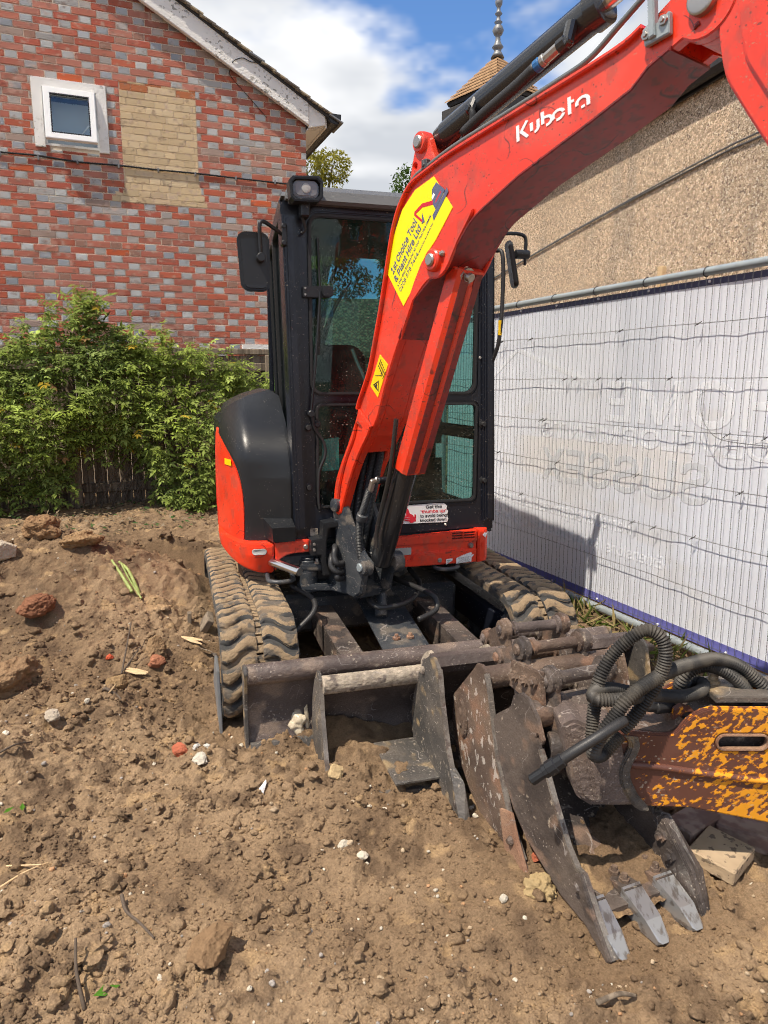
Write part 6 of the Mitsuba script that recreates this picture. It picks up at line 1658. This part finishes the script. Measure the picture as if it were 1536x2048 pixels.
one('timber_offcut', cbox((-.925, 3.52, .165), (.035, .075, .11), .003, R=trimesh.transformations.euler_matrix(.5, .45, .5)), 'old_wood', 'brown timber offcut leaning beside the left track', 'timber')
one('timber_offcut', cbox((-1.005, 3.50, .17), (.02, .03, .13), .002, R=trimesh.transformations.euler_matrix(.1, .05, .3)), 'old_wood', 'thin upright timber offcut left of the leaning one', 'timber')
for k, (x, y, dx, dy, lab) in enumerate(((-1.0, 3.33, .11, -.04, 'pair of pale wood splinters pointing at the left track'), (-1.17, 3.03, .10, -.02, 'pale frayed wood splinter across the soil-coated stone'), (-1.15, 2.77, .02, .05, 'short pale wood chip low on the heap'))):
    ms = []
    for q in range(2 if k < 2 else 1):
        a = np.array(on_g([(x, y + .012 * q, .02)])[0]); b = np.array(on_g([(x + dx, y + dy + .02 * q, .03)])[0])
        d = b - a
        ms.append(hull([a + [0, 0, -.005], a + [0, .006, .006], a + [0, -.006, .004], b + [0, 0, -.002], b + [0, .003, .003], a + d * .5 + [0, .009, .006], a + d * .5 + [0, -.008, -.004]]))
    one('wood_splinter', ms, 'cut_wood', lab, 'wood')
stick('twig', 'straight thin brown twig standing out of the heap above the splinter', 'twig', on_g([(-1.185, 3.02, .01), (-1.19, 3.10, .05), (-1.20, 3.22, .11)]), .005)
stick('twig', 'short forked grey twig beside the straight twig', 'twig', on_g([(-1.18, 3.03, .02), (-1.15, 3.07, .05), (-1.13, 3.12, .06)]), .004)
stick('twig', 'curved grey-brown root lying on the soil below the splinter', 'twig', on_g([(-1.20, 2.85, .012), (-1.165, 2.80, .018), (-1.12, 2.79, .016), (-1.09, 2.75, .01)]), .008)
stick('twig', 'dark bent twig in the lower left foreground', 'twig', on_g([(-.68, 1.63, .022), (-.655, 1.59, .012), (-.61, 1.555, .012), (-.565, 1.525, .008)]), .005)
stick('twig', 'thin pale twig at the left edge of the foreground', 'twig', on_g([(-1.10, 1.74, .008), (-1.02, 1.78, .014), (-.97, 1.84, .008)]), .003, 'cut_wood')
stick('twig', 'straight pale stalk above the thin twig at the left edge', 'twig', on_g([(-1.09, 1.83, .01), (-.98, 1.815, .012)]), .003, 'cut_wood')
stick('twig', 'short thick brown stick below the toothed bucket near the bottom', 'twig', on_g([(.475, 1.36, .01), (.53, 1.38, .014), (.575, 1.40, .012)]), .007, 'old_wood')
stick('twig', 'dark root stub sticking up beside the green leaf at the bottom left', 'twig', on_g([(-.67, 1.36, .0), (-.70, 1.40, .05), (-.715, 1.44, .085)]), .005)
stick('twig', 'broken twig near the left soil edge below the heap', 'twig', on_g([(-1.30, 2.20, .01), (-1.27, 2.26, .02), (-1.26, 2.35, .015)]), .004)
for x, y, s_, lab, rz in ((-.655, 1.374, .060, 'single bright green leaf in the bottom left corner', .4), (-1.15, 2.047, .040, 'small green leaf on the soil at the left', 2.0), (-1.19, 2.012, .035, 'green leaf at the left frame edge beside the small one', 1.0)):
    m = leaves(np.array([[x, y, gz1(x, y) + .018]]), np.array([[math.cos(rz), math.sin(rz), .15]]), np.array([[0.2, -.3, 1.0]]), np.array([s_]))
    one('fallen_leaf', m, 'leaf', lab, 'leaf', color=np.tile([.09, .22, .03], (4, 1)))
for k, (dx, dy) in enumerate(((.0, .0), (.03, .02), (.05, -.01))):
    pts = on_g([(-1.43 + dx, 3.62 + dy, .02), (-1.36 + dx, 3.56 + dy, .03), (-1.29 + dx, 3.50 + dy, .015)])
    one('plant_stalk', tube(spline(pts, 5), np.linspace(.006, .011, 11) if k < 2 else .005, 6), 'stalk_green', ('broad pale green stalk on the crest of the heap', 'second green stalk beside the broad one on the heap crest', 'thin green stalk right of the other two on the heap crest')[k], 'plant stalk', smooth=True)
mat('stalk_green', lambda p, n, uv: mix((0.20, 0.27, 0.06), (0.36, 0.40, 0.14), f3(p, 40, 2)), 0.6)
pl = stone(np.random.default_rng(40), (-.35, 2.585, .085), .085, .3, 3, 1.0)
one('plastic_lump', pl, 'waxy', 'pale waxy plastic lump caught at the edge of the wide bucket', 'plastic waste', smooth=60)
mat('waxy', lambda p, n, uv: mix((0.62, 0.55, 0.42), (0.44, 0.36, 0.24), f3(p, 30, 3)), 0.35)
one('plastic_strip', hull([(-.302, 2.58, .02), (-.285, 2.59, .02), (-.300, 2.585, .165), (-.312, 2.58, .15), (-.297, 2.578, .02)]), 'waxy', 'pale plastic strip standing beside the waxy lump', 'plastic waste')
one('paper_scrap', [hull(on_g([(-.90, 3.26, .02), (-.86, 3.22, .05), (-.82, 3.25, .03), (-.85, 3.28, .02)])), hull(on_g([(-.84, 3.25, .02), (-.80, 3.21, .06), (-.79, 3.23, .03), (-.81, 3.24, .015)]))], 'cement_dust', 'crumpled pale paper scrap beside the left track', 'paper')
one('plastic_scrap', hull([(x, y, z + .006) for x, y, z in on_g([(-.432, 2.235, .0), (-.42, 2.228, .010), (-.412, 2.268, .004), (-.414, 2.222, .003), (-.408, 2.25, .012), (-.425, 2.255, .007)])]), 'sticker_white', 'torn scrap of white film on the soil left of the wide bucket', 'plastic waste')
rng = np.random.default_rng(91)
spots = [(-.125, 1.948, .046), (-.064, 1.883, .034), (0, 2.134, .020), (.324, 1.699, .026), (.369, 1.635, .014), (.595, 1.544, .03), (-.304, 1.389, .016), (-.254, 1.393, .018), (-.516, 1.411, .020), (-.103, 1.95, .022), (-.27, 1.42, .013)]
while len(spots) < 120:
    y = rng.uniform(1.25, 3.0) if rng.random() < .8 else rng.uniform(3.0, 4.2)
    x = rng.uniform(-.57, .57) * (y + .25)
    if y > 2.25 and x > -.45: continue
    if .3 < x < 1.0 and 1.52 < y < 2.3: continue
    if x < -.1 and rng.random() < .45: continue
    spots.append((x, y, float(np.clip(rng.lognormal(math.log(.0125), .35), .008, .03)) * (1 + .25 * (y - 1.5))))
PAL = [((.52, .47, .38), 'pale'), ((.40, .31, .21), 'tan'), ((.38, .22, .12), 'orange-brown'), ((.31, .28, .25), 'grey')]
LAND = [((-.776, 2.478), 'orange-red broken brick lump'), ((-.666, 2.376), 'white crusty concrete lump'), ((-1.298, 2.583), 'pale angular concrete piece'), ((-1.646, 3.24), 'dark reddish boulder in the heap'), ((-1.86, 3.80), 'knobbly clay lump on the heap top'),
        ((-1.12, 3.12), 'half-buried brick lump on the heap'), ((-.405, 1.47), 'brown rock with the broken red corner'), ((-.17, 2.262), 'tan jagged stone by the wide bucket'), ((.565, 1.52), 'leftmost tooth of the toothed bucket'), ((.985, 1.862), 'sandy paving block'),
        ((-.42, 2.23), 'torn white film scrap'), ((-.655, 1.374), 'bright green leaf in the corner'), ((-.61, 1.56), 'dark bent twig'), ((.53, 1.38), 'short thick brown stick'), ((-1.02, 1.79), 'thin pale twig at the left edge'), ((-.24, 2.0), 'foot of the grey medium bucket'), ((-1.15, 2.047), 'small green leaf at the left'), ((-.80, 2.75), 'front end of the left track'), ((.43, 1.735), 'tan clay clod'), ((.24, 2.0), 'tip of the grey side plate')]
seen = {}
order = []
for i, (x, y, s_) in enumerate(spots):
    c, nm = PAL[0] if i < 6 else PAL[rng.choice(4, p=[.36, .34, .14, .16])]
    if i >= 72: nm = None
    dist = [math.hypot(x - a[0], y - a[1]) for a, t in LAND]
    j = int(np.argmin(dist)); dx, dy = x - LAND[j][0][0], y - LAND[j][0][1]
    way = ('right of' if dx > 0 else 'left of') if abs(dx) > abs(dy) else ('beyond' if dy > 0 else 'in front of')
    order.append((dist[j], i, x, y, s_, c, nm, way, LAND[j][1]))
grit, gcol = [], []
ORD = ['nearest', 'second', 'third', 'fourth', 'fifth', 'sixth', 'seventh', 'eighth', 'ninth']
for dist_, i, x, y, s_, c, nm, way, lm in sorted(order):
    m = stone(np.random.default_rng(1000 + i), (x, y, gz1(x, y) + s_ * .15), s_, .18, 2, .7, i % 2 == 0)
    col = np.tile(np.array(c) * rng.uniform(.85, 1.15), (len(m.vertices), 1))
    if nm is None:
        grit.append(m); gcol.append(col); continue
    q = seen.get((nm, way, lm), 0); seen[(nm, way, lm)] = q + 1
    one('pebble', m, 'vcol', f'{ORD[min(q, 8)]} {nm} pebble {way} the {lm}', 'pebble', smooth=True, group='pebbles on the loose soil', color=col)
for q in range(900):
    y = 1.2 + 2.6 * rng.random() ** 1.6
    x = rng.uniform(-.57, .57) * (y + .25)
    if (x > -.3 and y > 2.35) or (.3 < x < 1.0 and 1.52 < y < 2.3): continue
    s_ = float(np.clip(rng.lognormal(math.log(.0058), .4), .003, .012)) * (1 + .25 * (y - 1.3))
    m = stone(np.random.default_rng(5000 + q), (x, y, gz1(x, y) + s_ * .25), s_, .15, 1, .75)
    grit.append(m); gcol.append(np.tile(np.array(PAL[rng.integers(4)][0]) * rng.uniform(.8, 1.15), (len(m.vertices), 1)))
one('gravel', grit, 'vcol', 'fine pale gravel mixed into the loose brown soil', 'gravel', kind='stuff', smooth=True, color=np.vstack(gcol))
# crumbs and clods of soil
def clods(n, med, lo, hi, sub, seed):
    rng = np.random.default_rng(seed)
    ys_ = 1.2 + 3.7 * rng.random(n) ** 1.7
    xs_ = rng.uniform(-.62, .62, n) * (ys_ + .3)
    dens = meshkit.fbm(np.stack([xs_ * 1.8, ys_ * 1.8, xs_ * 0], -1), 3, 66)
    keep = (rng.random(n) < np.clip((dens - .33) * 3.0, .15, 1)) & ~((xs_ > -.30) & (ys_ > 2.35) & (ys_ < 4.6))
    xs_, ys_ = xs_[keep], ys_[keep]
    n = len(xs_)
    zs_ = ground_z(xs_, ys_)
    sz = np.clip(rng.lognormal(math.log(med), .5, n), lo, hi) * (1 + .25 * (ys_ - 1.3))
    ico = trimesh.creation.icosphere(subdivisions=sub, radius=.5) if sub else trimesh.creation.icosahedron()
    vv = ico.vertices / (1.0 if sub else 2.0)
    jit = 1 + (.62 if sub else .5) * (rng.random((n, len(vv))) - .5)
    sq = np.stack([np.ones(n), rng.uniform(.6, 1, n), rng.uniform(.45, .85, n)], 1)
    an = rng.uniform(0, 6.28, n)
    v = vv[None] * jit[..., None] * sq[:, None]
    vx = v[..., 0] * np.cos(an)[:, None] - v[..., 1] * np.sin(an)[:, None]
    vy = v[..., 0] * np.sin(an)[:, None] + v[..., 1] * np.cos(an)[:, None]
    v = np.stack([vx, vy, v[..., 2]], -1) * sz[:, None, None] + np.stack([xs_, ys_, zs_ + sz * .10], -1)[:, None]
    f = (ico.faces[None] + (np.arange(n) * len(vv))[:, None, None]).reshape(-1, 3)
    return trimesh.Trimesh(v.reshape(-1, 3), f, process=False)


one('soil_clods', [clods(62000, .0052, .003, .011, 0, 91), clods(7500, .014, .010, .040, 1, 92), clods(220, .040, .03, .085, 2, 93)], 'soil', 'loose crumbs and clods of brown soil strewn over the plot', 'soil', kind='stuff', smooth=55)

# ------------------------------------------------------------------ grass and weeds at the foot of the mesh fence, ivy below the climber
rng = np.random.default_rng(8)
P, D, S, K = [], [], [], []
for t in rng.uniform(-.3, 2.6, 620):
    b = np.array([.797, 5.309]) + FD[:2] * t + np.array([-.921, -.389]) * rng.uniform(.03, .26) * (1 + .5 * rng.random())
    P.append((b[0], b[1], gz1(b[0], b[1]) + rng.uniform(.0, .02)))
    D.append((rng.normal() * .9, rng.normal() * .9, rng.uniform(.15, .9)))
    S.append(rng.uniform(.06, .17))
    K.append((.10, .125, .035) if rng.random() < .55 else ((.30, .24, .11) if rng.random() < .7 else (.20, .27, .06)))
P, D, S, K = map(np.array, (P, D, S, K))
m = leaves(P, D, rng.normal(size=P.shape) + [0, 0, .6], S)
dd_ = m.vertices.reshape(-1, 4, 3)
mid = (dd_[:, 1] + dd_[:, 3]) / 2
for k in (1, 3): dd_[:, k] = mid + (dd_[:, k] - mid) * .28
m = trimesh.Trimesh(dd_.reshape(-1, 3), m.faces, process=False)
one('grass', m, 'leaf', 'dry and green grass blades along the foot of the mesh fence', 'grass', kind='stuff', color=np.repeat(K * rng.uniform(.8, 1.2, (len(K), 1)), 4, axis=0))
P = np.stack([rng.uniform(-2.2, .9, 1300), np.full(1300, 0.0), np.full(1300, .0)], 1)
P[:, 1] = -rng.uniform(.06, 1.45, 1300)
w = (TF.m[:3, :3] @ P.T).T + TF.m[:3, 3]
w[:, 2] = ground_z(w[:, 0], w[:, 1]) + .01 + rng.random(1300) * .03
m = leaves(w, rng.normal(size=w.shape) * [1, 1, .3], rng.normal(size=w.shape) * .3 + [0, -.3, 1], rng.uniform(.025, .06, 1300))
one('ivy', m, 'leaf', 'scattered ivy and dead leaves lying on the earth bank below the timber fence', 'ivy', kind='stuff', color=np.repeat(np.where(rng.random((1300, 1)) < .2, [[.075, .13, .045]], np.where(rng.random((1300, 1)) < .6, [[.22, .165, .105]], [[.32, .25, .17]])), 4, axis=0))
